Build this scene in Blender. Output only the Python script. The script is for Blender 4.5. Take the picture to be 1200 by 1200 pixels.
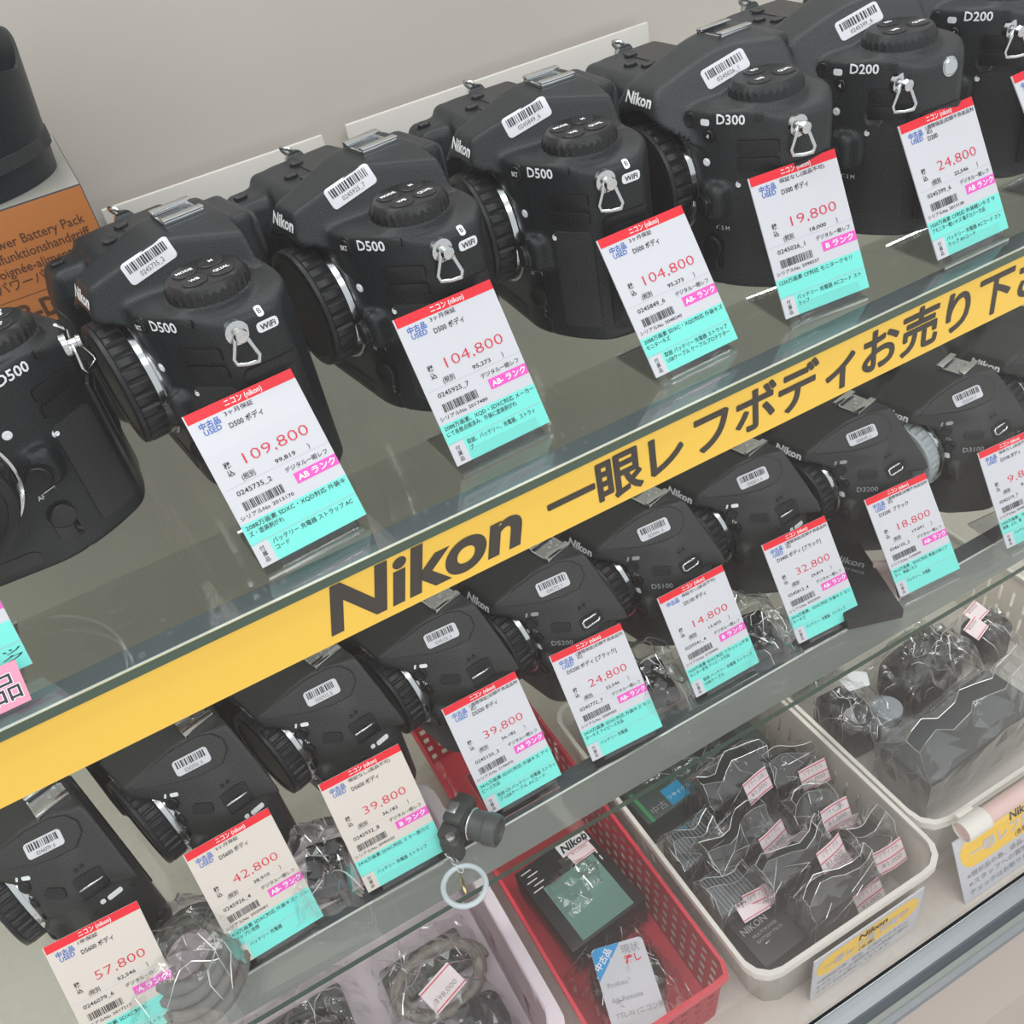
import bpy, bmesh, math, random
import numpy as np
from mathutils import Matrix, Vector, Euler, noise
for o in list(bpy.data.objects): bpy.data.objects.remove(o)
S = bpy.context.scene
C = S.collection
rnd = random.Random(7)

# ---------------------------------------------------------------- camera
cam_d = bpy.data.cameras.new('camera'); cam = bpy.data.objects.new('camera', cam_d); C.objects.link(cam)
Rr = ((0.8706434546182038, -0.4590282486648336, -0.1768418555042202),
      (-0.41772150935150665, -0.5000469773867954, -0.7585919595088185),
      (0.25978590330419954, 0.7343337710700942, -0.6271086007306833))
m = Matrix.Identity(4)
for i in range(3):
    m[i][0] = Rr[0][i]; m[i][1] = -Rr[1][i]; m[i][2] = -Rr[2][i]
m.translation = (0.00033, -0.29848, 0.24360)
cam.matrix_world = m
cam_d.sensor_width = 36; cam_d.lens = 1130.85 / 1200 * 36
cam_d.shift_x = (600 - 588.25) / 1200; cam_d.shift_y = (606.95 - 600) / 1200
cam_d.clip_start = 0.01; cam_d.clip_end = 50
S.camera = cam
# ---------------------------------------------------------------- light
W = bpy.data.worlds.new('world'); S.world = W; W.use_nodes = True
bg = W.node_tree.nodes['Background']; bg.inputs[0].default_value = (0.93, 0.97, 1.0, 1); bg.inputs[1].default_value = 0.74
def area(name, loc, target, sx, sy, power, col=(1, 1, 1)):
    d = bpy.data.lights.new(name, 'AREA'); d.shape = 'RECTANGLE'; d.size = sx; d.size_y = sy; d.energy = power; d.color = col
    o = bpy.data.objects.new(name, d); C.objects.link(o); o.location = loc
    o.rotation_euler = (Vector(target) - Vector(loc)).to_track_quat('-Z', 'Y').to_euler(); return o
area('ceiling_lamp', (0.1, -0.75, 1.7), (0.15, 0.1, -0.1), 2.4, 0.35, 8)
area('ceiling_lamp', (0.5, -1.7, 1.7), (0.2, 0.1, -0.2), 2.4, 0.25, 9)
area('ceiling_lamp', (-0.9, 0.1, 1.9), (0.1, 0.1, 0), 0.35, 2.0, 8)
area('case_lamp', (0.2, 0.26, 0.70), (0.2, 0.10, 0), 1.3, 0.08, 2.2, (1, 0.99, 0.97))
area('shelf_lamp_and_fill', (0.2, 0.0182, -0.022), (0.2, 0.20, -0.17), 1.3, 0.012, 0.85, (1, 0.99, 0.96))
area('shelf_lamp_and_fill', (0.2, 0.0305, -0.2525), (0.2, 0.22, -0.38), 1.3, 0.012, 0.5, (1, 0.99, 0.96))  # added strip with no known lamp behind it, brightens the floor compartment
S.view_settings.view_transform = 'Standard'; S.view_settings.look = 'None'
S.view_settings.exposure = 0.27; S.view_settings.gamma = 1; S.view_settings.use_curve_mapping = False

# ---------------------------------------------------------------- materials
def lin(c):
    return tuple((x / 255 / 12.92 if x / 255 <= 0.04045 else ((x / 255 + 0.055) / 1.055) ** 2.4) for x in c) + (1,)
MATS = {}
def mat(name, col, rough=0.5, metal=0.0, bump=0.0, bscale=400, mottle=0.0, mscale=20, spec=0.5, trans=0.0, coat=0.0):
    if name in MATS: return MATS[name]
    M = bpy.data.materials.new(name); M.use_nodes = True; nt = M.node_tree; b = nt.nodes['Principled BSDF']
    b.inputs['Base Color'].default_value = lin(col); b.inputs['Roughness'].default_value = rough
    b.inputs['Metallic'].default_value = metal; b.inputs['Specular IOR Level'].default_value = spec
    b.inputs['Transmission Weight'].default_value = trans; b.inputs['Coat Weight'].default_value = coat
    tc = nt.nodes.new('ShaderNodeTexCoord')
    if bump > 0:
        n = nt.nodes.new('ShaderNodeTexNoise'); n.inputs['Scale'].default_value = bscale; n.inputs['Detail'].default_value = 3
        nt.links.new(tc.outputs['Object'], n.inputs['Vector'])
        bp = nt.nodes.new('ShaderNodeBump'); bp.inputs['Strength'].default_value = bump; bp.inputs['Distance'].default_value = 0.0006
        nt.links.new(n.outputs['Fac'], bp.inputs['Height']); nt.links.new(bp.outputs[0], b.inputs['Normal'])
    if mottle > 0:
        n = nt.nodes.new('ShaderNodeTexNoise'); n.inputs['Scale'].default_value = mscale; n.inputs['Detail'].default_value = 5
        nt.links.new(tc.outputs['Object'], n.inputs['Vector'])
        mx = nt.nodes.new('ShaderNodeMix'); mx.data_type = 'RGBA'
        c = np.array(lin(col)[:3]); a = tuple(np.clip(c * (1 - mottle), 0, 1)) + (1,); e = tuple(np.clip(c * (1 + mottle), 0, 1)) + (1,)
        mx.inputs[6].default_value = a; mx.inputs[7].default_value = e
        nt.links.new(n.outputs['Fac'], mx.inputs[0]); nt.links.new(mx.outputs[2], b.inputs['Base Color'])
    MATS[name] = M; return M
def clear(name, tint, base=0.03, edge=0.55, rough=0.02, power=4.0, bump=0.0, bscale=60):
    """clear pane or film: see-through with a mirror layer that grows towards grazing view"""
    if name in MATS: return MATS[name]
    M = bpy.data.materials.new(name); M.use_nodes = True; nt = M.node_tree; nt.nodes.clear()
    out = nt.nodes.new('ShaderNodeOutputMaterial'); mix = nt.nodes.new('ShaderNodeMixShader')
    t = nt.nodes.new('ShaderNodeBsdfTransparent'); t.inputs[0].default_value = tuple(tint) + (1,)
    g = nt.nodes.new('ShaderNodeBsdfGlossy'); g.inputs['Roughness'].default_value = rough; g.inputs[0].default_value = (1, 1, 1, 1)
    lw = nt.nodes.new('ShaderNodeLayerWeight'); lw.inputs[0].default_value = 0.5
    p = nt.nodes.new('ShaderNodeMath'); p.operation = 'POWER'; p.inputs[1].default_value = power
    mr = nt.nodes.new('ShaderNodeMath'); mr.operation = 'MULTIPLY_ADD'; mr.inputs[1].default_value = edge; mr.inputs[2].default_value = base; mr.use_clamp = True
    nt.links.new(lw.outputs['Facing'], p.inputs[0]); nt.links.new(p.outputs[0], mr.inputs[0])
    nt.links.new(mr.outputs[0], mix.inputs[0]); nt.links.new(t.outputs[0], mix.inputs[1]); nt.links.new(g.outputs[0], mix.inputs[2])
    nt.links.new(mix.outputs[0], out.inputs[0])
    if bump:
        tc = nt.nodes.new('ShaderNodeTexCoord')
        n = nt.nodes.new('ShaderNodeTexNoise'); n.inputs['Scale'].default_value = bscale; n.inputs['Detail'].default_value = 4
        bp = nt.nodes.new('ShaderNodeBump'); bp.inputs['Strength'].default_value = bump; bp.inputs['Distance'].default_value = 0.002
        nt.links.new(tc.outputs['Object'], n.inputs['Vector'])
        nt.links.new(n.outputs['Fac'], bp.inputs['Height']); nt.links.new(bp.outputs[0], g.inputs['Normal']); nt.links.new(bp.outputs[0], lw.inputs['Normal'])
    MATS[name] = M; return M

m_body = mat('black_magnesium', (24, 30, 33), 0.40, spec=0.32, bump=0.12, bscale=1200)
m_bodyg = mat('grey_black_plastic', (38, 42, 44), 0.42, spec=0.32, bump=0.12, bscale=1200)
m_small = mat('charcoal_plastic', (46, 48, 47), 0.44, spec=0.32, bump=0.10, bscale=1200)
m_seam = mat('seam_black', (14, 15, 16), 0.7)
m_gloss = mat('gloss_black', (22, 24, 26), 0.30, spec=0.32)
m_rub = mat('black_rubber', (33, 35, 36), 0.62, bump=0.4, bscale=900)
m_cap = mat('cap_black', (30, 32, 34), 0.38, spec=0.32)
m_capw = mat('cap_milky', (196, 204, 206), 0.3, trans=0.35)
m_chrome = mat('chrome', (205, 207, 208), 0.16, 1.0)
m_steel = mat('brushed_steel', (190, 192, 194), 0.3, 1.0)
m_alu = mat('aluminium', (150, 154, 150), 0.45, 0.15)
m_white = mat('white_print', (236, 238, 240), 0.5)
m_grey = mat('grey_print', (150, 152, 154), 0.5)
m_black = mat('black_print', (34, 36, 44), 0.6)
m_red = mat('red_print', (226, 18, 40), 0.5)
m_redt = mat('red_numerals', (214, 30, 62), 0.5)
m_blue = mat('blue_print', (24, 96, 186), 0.5)
m_pink = mat('magenta_print', (232, 86, 190), 0.5)
m_cyan = mat('mint_print', (118, 226, 214), 0.5)
m_line = mat('pale_line', (176, 190, 194), 0.5)
m_card = mat('white_card', (204, 204, 210), 0.42, coat=0.15)
m_cardw = mat('cream_card', (212, 202, 193), 0.42, coat=0.15)
m_yel = mat('yellow_card', (254, 206, 74), 0.42, coat=0.1)
m_dark = mat('dark_brown_print', (56, 50, 44), 0.5)
m_glass = clear('shelf_glass', (0.95, 0.97, 0.955), 0.055, 0.7, 0.01, 4.0)
m_gedge = mat('glass_edge', (44, 74, 58), 0.15, spec=0.8)
m_acr = clear('clear_acrylic', (0.95, 0.97, 0.97), 0.05, 0.7, 0.03, 3.0)
m_acre = clear('acrylic_edge', (0.9, 0.96, 0.95), 0.5, 0.3, 0.12, 2.0)
m_film = clear('clear_film', (0.97, 0.98, 0.98), 0.075, 0.75, 0.06, 2.2, bump=0.35, bscale=90)
m_crease_glint = clear('film_crease_glint', (0.95, 0.96, 0.96), 0.7, 0.3, 0.3, 1.5)  # whitish creases, the film's glints put into their finish

# ---------------------------------------------------------------- object helpers
def link(name, me, parent=None):
    o = bpy.data.objects.new(name, me); C.objects.link(o)
    if parent: o.parent = parent
    return o
def tag(o, label=None, cat=None, group=None, kind=None):
    if label: o['label'] = label
    if cat: o['category'] = cat
    if group: o['group'] = group
    if kind: o['kind'] = kind
    return o
def thing(name, label, cat, loc=(0, 0, 0), rot=None, group=None):
    o = link(name, None); o.empty_display_size = 0.01
    if isinstance(rot, Matrix): o.rotation_euler = rot.to_euler()
    elif rot is not None: o.rotation_euler = rot if hasattr(rot, '__len__') else (0, 0, rot)
    o.location = loc
    return tag(o, label, cat, group)
class MB:
    def __init__(s): s.v = []; s.f = []; s.m = []; s.n = 0
    def add(s, v, f, mi=0):
        v = np.asarray(v, float)
        s.v.append(v); s.f += [tuple(int(i) + s.n for i in q) for q in f]
        s.m += [mi] * len(f) if np.isscalar(mi) else list(mi); s.n += len(v); return s
    def box(s, lo, hi, mi=0, M=None):
        x0, y0, z0 = lo; x1, y1, z1 = hi
        v = np.array([(x0, y0, z0), (x1, y0, z0), (x1, y1, z0), (x0, y1, z0), (x0, y0, z1), (x1, y0, z1), (x1, y1, z1), (x0, y1, z1)], float)
        if M is not None: v = np.array([M @ Vector(p) for p in v])
        return s.add(v, [(3, 2, 1, 0), (4, 5, 6, 7), (0, 1, 5, 4), (1, 2, 6, 5), (2, 3, 7, 6), (3, 0, 4, 7)], mi)
    def bbox(s, lo, hi, r, mi=0, M=None, seg=2):
        bm = bmesh.new(); bmesh.ops.create_cube(bm, size=1)
        lo = np.array(lo, float); hi = np.array(hi, float)
        for q in bm.verts: q.co = Vector((lo + hi) / 2 + np.array(q.co) * (hi - lo))
        bmesh.ops.bevel(bm, geom=bm.edges[:], offset=r, segments=seg, profile=0.5, affect='EDGES')
        if M is not None: bm.transform(M)
        bm.verts.index_update()
        s.add([q.co[:] for q in bm.verts], [[q.index for q in f.verts] for f in bm.faces], mi); bm.free(); return s
    def tube(s, pts, r, mi=0, n=8, closed=False):
        pts = [Vector(p) for p in pts]; N = len(pts); rs = r if hasattr(r, '__len__') else [r] * N
        t0 = (pts[1] - pts[0]).normalized(); nrm = t0.orthogonal().normalized(); rings = []
        for i, p in enumerate(pts):
            a = pts[i - 1] if (i or closed) else pts[i]; b = pts[(i + 1) % N] if (i < N - 1 or closed) else pts[i]
            t = (b - a).normalized(); nrm = (nrm - t * nrm.dot(t)).normalized(); bn = t.cross(nrm)
            rings += [(p + (nrm * math.cos(2 * math.pi * k / n) + bn * math.sin(2 * math.pi * k / n)) * rs[i])[:] for k in range(n)]
        f = []
        for i in range(N if closed else N - 1):
            for k in range(n):
                f.append((i * n + k, i * n + (k + 1) % n, ((i + 1) % N) * n + (k + 1) % n, ((i + 1) % N) * n + k))
        if not closed: f += [tuple(range(n))[::-1], tuple(range((N - 1) * n, N * n))]
        return s.add(rings, f, mi)
    def lathe(s, prof, n=48, mi=0, M=None, rib=None, caps=True):
        """profile of (r, h) turned about local z; rib(j, k) scales the radius"""
        v = []; f = []
        for j, (r, h) in enumerate(prof):
            for k in range(n):
                q = r * (rib(j, k) if rib else 1); a = 2 * math.pi * k / n
                v.append((q * math.cos(a), q * math.sin(a), h))
        for j in range(len(prof) - 1):
            for k in range(n): f.append((j * n + k, j * n + (k + 1) % n, (j + 1) * n + (k + 1) % n, (j + 1) * n + k))
        if caps: f += [tuple(range(n))[::-1], tuple(range((len(prof) - 1) * n, len(prof) * n))]
        v = np.array(v)
        if M is not None: v = np.array([M @ Vector(p) for p in v])
        return s.add(v, f, mi)
    def mesh(s, name, mats, smooth=None, scale=1.0):
        me = bpy.data.meshes.new(name)
        v = np.concatenate(s.v) * scale if s.v else np.zeros((0, 3))
        me.from_pydata(v.tolist(), [], s.f)
        for q in (mats if isinstance(mats, (list, tuple)) else [mats]): me.materials.append(q)
        me.polygons.foreach_set('material_index', s.m)
        if smooth is not None:
            me.shade_smooth() if smooth is True else me.shade_smooth()
            if smooth is not True: me.set_sharp_from_angle(angle=math.radians(smooth))
        me.update(); return me
    def obj(s, name, mats, parent=None, smooth=None, scale=1.0): return link(name, s.mesh(name, mats, smooth, scale), parent)

# ---------------------------------------------------------------- text as flat meshes
_tc = {}
def text2d(body, size, bold=0.0, xs=1.0, skew=0.0, width=None, align='L', res=2):
    key = (body, bold, res)
    if key not in _tc:
        cu = bpy.data.curves.new('lettering', 'FONT'); cu.body = body; cu.offset = bold; cu.resolution_u = res
        o = bpy.data.objects.new('lettering', cu); C.objects.link(o)
        dg = bpy.context.evaluated_depsgraph_get(); dg.update()
        me = bpy.data.meshes.new_from_object(o.evaluated_get(dg), depsgraph=dg)
        v = np.zeros(len(me.vertices) * 3); me.vertices.foreach_get('co', v)
        _tc[key] = (v.reshape(-1, 3)[:, :2].copy(), [tuple(p.vertices) for p in me.polygons])
        bpy.data.objects.remove(o); bpy.data.curves.remove(cu); bpy.data.meshes.remove(me)
    v, f = _tc[key]; v = v * size
    if len(v) == 0: return v, f
    if width: xs = width / max(1e-9, v[:, 0].max() - v[:, 0].min())
    v = v * [xs, 1]; v = v + np.outer(v[:, 1], [skew, 0])
    lo, hi = v[:, 0].min(), v[:, 0].max()
    v = v - [{'L': lo if width else 0, 'C': (lo + hi) / 2, 'R': hi}[align], 0]
    return v, f
def put(mb, tv, x, y, z, mi):
    v, f = tv
    if len(v): mb.add(np.column_stack([v[:, 0] + x, v[:, 1] + y, np.full(len(v), z)]), f, mi)
def rect(mb, x0, y0, x1, y1, z, mi): mb.add([(x0, y0, z), (x1, y0, z), (x1, y1, z), (x0, y1, z)], [(0, 1, 2, 3)], mi)
def bars(mb, x0, y0, x1, y1, z, mi, seed=1):
    r = random.Random(seed); x = x0
    while x < x1 - (x1 - x0) * 0.02:
        w = (x1 - x0) * r.choice([0.012, 0.02, 0.03]); rect(mb, x, y0, min(x + w, x1), y1, z, mi); x += w + (x1 - x0) * r.choice([0.012, 0.018, 0.028])
def rrect(w, h, r, n=5):
    out = []
    for cx, cy, a0 in ((w / 2 - r, h / 2 - r, 0), (-w / 2 + r, h / 2 - r, 90), (-w / 2 + r, -h / 2 + r, 180), (w / 2 - r, -h / 2 + r, 270)):
        for k in range(n + 1):
            a = math.radians(a0 + 90 * k / n); out.append((cx + r * math.cos(a), cy + r * math.sin(a)))
    return out

# ---------------------------------------------------------------- implicit solids (mm) and their skin
def smin(a, b, k):
    h = np.clip(0.5 + 0.5 * (b - a) / k, 0, 1); return b * (1 - h) + a * h - k * h * (1 - h)
def smax(a, b, k): return -smin(-a, -b, k)
def rbox(P, c, h, r):
    q = np.abs(P - np.array(c)) - np.array(h) + r
    return np.linalg.norm(np.maximum(q, 0), axis=-1) + np.minimum(q.max(-1), 0) - r
def planes(P, pl, k):
    d = None
    for n, q in pl:
        n = np.array(n, float); l = np.linalg.norm(n); e = (P @ n - q) / l
        d = e if d is None else smax(d, e, k)
    return d
def poly(P, pts, k):
    d = None; n = len(pts)
    for i in range(n):
        a = np.array(pts[i], float); b = np.array(pts[(i + 1) % n], float); t = b - a; nn = np.array([t[1], -t[0]]) / np.linalg.norm(t)
        e = (P[..., 0] - a[0]) * nn[0] + (P[..., 1] - a[1]) * nn[1]
        d = e if d is None else smax(d, e, k)
    return d
def cylz(P, c, r, z0, z1, k=2):
    d = np.hypot(P[..., 0] - c[0], P[..., 1] - c[1]) - r
    return smax(smax(d, P[..., 2] - z1, k), z0 - P[..., 2], k)
def cyly(P, c, r, y0, y1, k=2):
    d = np.hypot(P[..., 0] - c[0], P[..., 2] - c[1]) - r
    return smax(smax(d, P[..., 1] - y1, k), y0 - P[..., 1], k)
def sph(P, c, r): return np.linalg.norm(P - np.array(c), axis=-1) - r
def grad(f, P, e=0.2):
    g = np.stack([f(P + d) - f(P - d) for d in (np.array([e, 0, 0]), np.array([0, e, 0]), np.array([0, 0, e]))], -1)
    return g / np.maximum(np.linalg.norm(g, axis=-1, keepdims=True), 1e-9)
def skin(f, lo, hi, h):
    ax = [np.arange(lo[i], hi[i] + h, h) for i in range(3)]
    G = np.stack(np.meshgrid(*ax, indexing='ij'), -1); F = f(G.reshape(-1, 3)).reshape(G.shape[:3]); sg = F < 0
    nx, ny, nz = F.shape; cs = np.zeros((nx - 1, ny - 1, nz - 1), int)
    for a in (0, 1):
        for b in (0, 1):
            for c in (0, 1): cs += sg[a:nx - 1 + a, b:ny - 1 + b, c:nz - 1 + c]
    act = (cs > 0) & (cs < 8); idx = -np.ones(act.shape, int); I = np.argwhere(act); idx[act] = np.arange(len(I))
    acc = np.zeros((len(I), 3)); cnt = np.zeros(len(I))
    off = [(a, b, c) for a in (0, 1) for b in (0, 1) for c in (0, 1)]
    for a in off:
        for d in range(3):
            if a[d]: continue
            b = list(a); b[d] = 1
            fa = F[I[:, 0] + a[0], I[:, 1] + a[1], I[:, 2] + a[2]]; fb = F[I[:, 0] + b[0], I[:, 1] + b[1], I[:, 2] + b[2]]
            k = (fa < 0) != (fb < 0); t = np.where(k, fa / np.where(fa - fb == 0, 1, fa - fb), 0)
            p = I + np.array(a, float); p[:, d] += t; acc[k] += p[k]; cnt[k] += 1
    V = acc / cnt[:, None] * h + np.array(lo)
    for _ in range(2): V = V - grad(f, V) * np.clip(f(V), -h, h)[:, None]
    Q = []
    for d in range(3):
        u, w = (d + 1) % 3, (d + 2) % 3
        sl0 = [slice(None)] * 3; sl1 = [slice(None)] * 3; sl0[d] = slice(0, -1); sl1[d] = slice(1, None)
        E = np.argwhere(sg[tuple(sl0)] != sg[tuple(sl1)])
        E = E[(E[:, u] > 0) & (E[:, w] > 0) & (E[:, u] < F.shape[u] - 1) & (E[:, w] < F.shape[w] - 1)]
        ins = sg[E[:, 0], E[:, 1], E[:, 2]]
        q = []
        for du, dw in ((-1, -1), (0, -1), (0, 0), (-1, 0)):
            c = E.copy(); c[:, u] += du; c[:, w] += dw; q.append(idx[c[:, 0], c[:, 1], c[:, 2]])
        q = np.stack(q, 1); q[~ins] = q[~ins][:, ::-1]; Q.append(q)
    return V, np.concatenate(Q).tolist()
def hit(f, p, d, back=40):
    """march from p - d*back along d to the skin"""
    p = np.atleast_2d(np.array(p, float)); d = np.array(d, float); d = d / np.linalg.norm(d); q = p - d * back
    for _ in range(70):
        s = f(q); q = q + d * np.clip(s, -3, 6)[:, None] * 0.9
    return q
def frame(f, p, d, up):
    q = hit(f, p, d)[0]; n = grad(f, q[None])[0]; up = np.array(up, float); v = up - n * (up @ n); v /= np.linalg.norm(v); u = np.cross(v, n)
    return q, u, v, n
def decal(mb, f, p, d, up, v2, faces, off=0.12, mi=0, rot=0):
    """wrap a flat outline (mm) onto the skin round the point seen along d"""
    q, u, v, n = frame(f, p, d, up); v2 = np.asarray(v2, float)
    if rot:
        a = math.radians(rot); v2 = v2 @ np.array([[math.cos(a), math.sin(a)], [-math.sin(a), math.cos(a)]])
    P = q + v2[:, :1] * u + v2[:, 1:2] * v; H = hit(f, P, -n, 12)
    bad = np.linalg.norm(H - P, axis=1) > 8; H[bad] = P[bad]
    o = np.asarray(off); o = o[:, None] if o.ndim else o
    mb.add(H + n * o, faces, mi)
def patch(mb, f, p, d, up, outline, off=0.5, mi=0, rot=0, rings=4):
    """raised pad: a convex outline filled with rings, its rim tucked into the skin"""
    o = np.array(outline, float); c = o.mean(0); N = len(o); v = []; offs = []
    for k, t in enumerate(np.linspace(1, 0.12, rings + 1)):
        v.append(c + (o - c) * (1 if k == 0 else t + (1 - t) * 0.0)); offs += [off] * N
    v = [o] + [c + (o - c) * 0.985] + v[1:]; offs = [-0.5] * N + [off] * N + [off] * (N * rings)
    v2 = np.concatenate(v + [c[None]]); offs.append(off); R = rings + 2; fc = []
    for j in range(R - 1):
        for k in range(N): fc.append((j * N + k, j * N + (k + 1) % N, (j + 1) * N + (k + 1) % N, (j + 1) * N + k))
    for k in range(N): fc.append(((R - 1) * N + k, (R - 1) * N + (k + 1) % N, R * N))
    decal(mb, f, p, d, up, v2, fc, np.array(offs), mi, rot)
def knob(mb, f, p, d, up, r, h, mi=0, rim=0.5, n=20):
    q, u, v, nn = frame(f, p, d, up); M = Matrix([(u[i], v[i], nn[i], q[i]) for i in range(3)] + [(0, 0, 0, 1)])
    mb.lathe([(r + 0.7, -1.2), (r + 0.7, 0.15), (r, 0.15), (r, h - rim), (r - rim, h), (r * 0.4, h - 0.25)], n, mi, M)

# ---------------------------------------------------------------- the two kinds of camera body, in mm; front faces -y, badge side +x
def sdf_pro(P, dome=False):
    x, y, z = P[..., 0], P[..., 1], P[..., 2]
    d = poly(P, [(-73, -4), (-60, -14), (-30, -25), (36, -25.5), (54, -18), (70, -5), (73, 3), (73, 22), (62, 32), (-60, 32), (-73, 22)], 3)
    d = smax(smax(d, z - 90, 2.2), -z, 3)
    sh = planes(P, [((0.42, 0, 1), 0.42 * 56 + 91), ((0, -0.3, 1), 0.3 * 16 + 91)], 2)       # shoulder falls away to the lug and the front
    d = smax(d, sh, 4)
    if dome:
        pr = planes(P, [((24, -10, 17), 24 * 41 - 80 + 17 * 85), ((-24, -5, 17), 2025), ((8, 0, 30), 8 * 18 + 30 * 110), ((-8, 0, 30), 8 * 6 + 30 * 110), ((0, 0, 1), 109.5), ((0, -13, 36), 108.5 * 36), ((0, -16, 5), 16 * 35 + 5 * 96), ((0, 1, 0), 29), ((0, 0, -1), -70)], 4)
    else:
        pr = planes(P, [((25, -12, 15), 2029 + 150), ((-25, -6, 15), 1809), ((8, 0, 30), 8 * 18 + 30 * 108.5), ((-8, 0, 30), 8 * 6 + 30 * 108.5), ((0, 0, 1), 108), ((0, -12, 35), 108 * 35), ((0, -16, 6), 16 * 34 + 6 * 96), ((0, 1, 0), 29), ((0, 0, -1), -70)], 1.6)
    d = smin(d, pr, 3)
    d = smin(d, cylz(P, (47.4, 5), 18, 66, 91, 2), 3)
    d = smin(d, rbox(P, (-48, 4, 80), (25, 25, 12), 5), 4)
    d = smin(d, rbox(P, (-56, -20, 42), (16, 22, 41), 12), 7)
    d = smin(d, rbox(P, (-56, -26, 80), (13, 13, 8), 6), 5)
    d = smin(d, rbox(P, (6, 32, 92), (19, 8, 13), 4), 3)
    d = smin(d, rbox(P, (44, -20, 46), (7, 9, 9), 5), 2.5)
    c2 = smax(np.hypot(x - 5, z - 50) - 35.5, y + 26.5, 1.2)
    d = smax(d, -c2, 2.4)
    return smax(d, -np.maximum(np.maximum(np.abs(x - 43.5) - 0.45, y + 15), z - 76), 0.6)
def sdf_dome(P): return sdf_pro(P, True)
def sdf_small(P, up=False):
    x, y, z = P[..., 0], P[..., 1], P[..., 2]
    d = poly(P, [(-62, -4), (-50, -11), (-28, -21.5), (36, -22), (48, -13), (59, 0), (60, 18), (52, 27), (-52, 27), (-62, 18)], 4)
    d = smax(smax(d, z - 79, 4), -z, 3)
    a = planes(P, [((1.6, 0, 1), 52 * 1.6 + 64.5), ((-1.2, 0, 1), 30 * 1.2 + 86), ((0, 0.4, 1), 14 * 0.4 + 80), ((0, -0.5, 1), 6 + 78.5), ((0.75, -0.9, 1), 107)], 3)
    d = smax(d, a, 6)
    pr = planes(P, [((18, -11, 17), 1860 + 144), ((0.756, -0.61, 0.237), 49.8), ((-18, -5, 17), 1816), ((0, 0, 1), 94.5), ((0, -13, 36), 94.5 * 36 - 13), ((0, -13, 8) if up else (0, -13, -1), 13 * 32.3 + 8 * 81.5 if up else 13 * 34.2 - 81.5), ((0, 1, 0), 24), ((0, 0, -1), -58), ((0, -0.7, -1), -44.5)], 1.6)
    d = smin(d, pr, 2.5)
    d = smin(d, rbox(P, (-48, -18, 38), (14, 20, 37), 11), 8)
    d = smin(d, rbox(P, (5, 19, 80), (17, 7, 12), 4), 3)
    d = smin(d, rbox(P, (38, -16, 38), (6, 8, 8), 4), 2.5)
    c2 = smax(np.hypot(x - 3, z - 44) - 32.5, y + 20.5, 1.2)
    return smax(d, -c2, 2.4)
def sdf_small_up(P): return sdf_small(P, True)
RY = Matrix.Rotation(math.radians(90), 4, 'X') @ Matrix.Diagonal((0.92, 0.92, 1, 1))                      # local z -> -y
def mount_parts(cx, cz, y, ribs, capmat):
    out = []
    T = Matrix.Translation((cx, y, cz)) @ RY
    mb = MB(); mb.lathe([(33, -1.5), (33, 0.2), (31.8, 0.6), (31.2, 3.2), (27, 3.2), (27, 0)], 64, 0, T)
    out.append(('lens_mount', mb.mesh('lens_mount', m_chrome, 40, 0.001), None))
    mb = MB(); n = ribs * 6
    rib = lambda j, k: (1.0 if (k % 6) < 4 or j not in (3, 4) else 0.962)
    mb.lathe([(27.5, 3.3), (30.6, 3.3), (30.9, 3.8), (31.2, 4.2), (31.2, 11.5), (30.6, 12.3), (30.9, 12.9), (30.5, 14.6), (29, 15.2), (26.5, 15.2), (25.8, 14.2), (10, 14.0)], n, 0, T, rib)
    out.append(('body_cap', mb.mesh('body_cap', capmat, 35, 0.001), None))
    return out
def shoe_mesh(p, slope=0):
    mb = MB(); M = Matrix.Translation(p) @ Matrix.Rotation(math.radians(slope), 4, 'X')
    mb.box((-9.6, -9, -1.5), (9.6, 9, 0.3), 0, M); mb.box((-7, -8, 0.3), (7, 8, 0.5), 1, M)
    for s in (-1, 1):
        a, b = sorted((s * 9.6, s * 8.6)); mb.bbox((a, -9, 0), (b, 9, 3.1), 0.25, 0, M)
        a, b = sorted((s * 9.9, s * 5.6)); mb.bbox((a, -9.2, 2.1), (b, 9.2, 3.2), 0.35, 0, M)
    mb.box((-8, -9, 0), (8, -8, 1.6), 0, M)
    for x, y in ((0, 1), (3, 5), (-3, 5), (3.2, -3)): mb.lathe([(1.2, 0.4), (1.2, 0.8)], 10, 2, M @ Matrix.Translation((x, y, 0)))
    return mb.mesh('hot_shoe', [m_chrome, m_steel, m_chrome], 30, 0.001)
def ring_pts(w, h, n=4):
    return [Vector(p) for p in ((-1.3, 0, 0), (1.3, 0, 0), (w * 0.30, 0, -h * 0.35), (w / 2, 0, -h * 0.8), (w * 0.42, 0, -h), (0, 0, -h * 1.03), (-w * 0.42, 0, -h), (-w / 2, 0, -h * 0.8), (-w * 0.30, 0, -h * 0.35))]
def letter(f, items, name='lettering'):
    mb = MB()
    for (txt, size, p, d, up, mi, kw) in items:
        v, fc = text2d(txt, size, kw.get('bold', 0.0), kw.get('xs', 1), kw.get('skew', 0), kw.get('width'), 'C')
        v = v - [0, size * 0.35]
        decal(mb, f, p, d, up, v, fc, kw.get('off', 0.32), mi, kw.get('rot', 0))
    return mb
def pill(mb, f, p, d, up, w, h, mi, rot=0, off=0.1):
    patch(mb, f, p, d, up, rrect(w, h, min(w, h) * 0.35, 3), off + 0.1, mi, rot, 3)
FR, LF, TP, ZU = (0, 1, 0), (-1, 0, 0), (0, 0, -1), (0, 0, 1)

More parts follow.
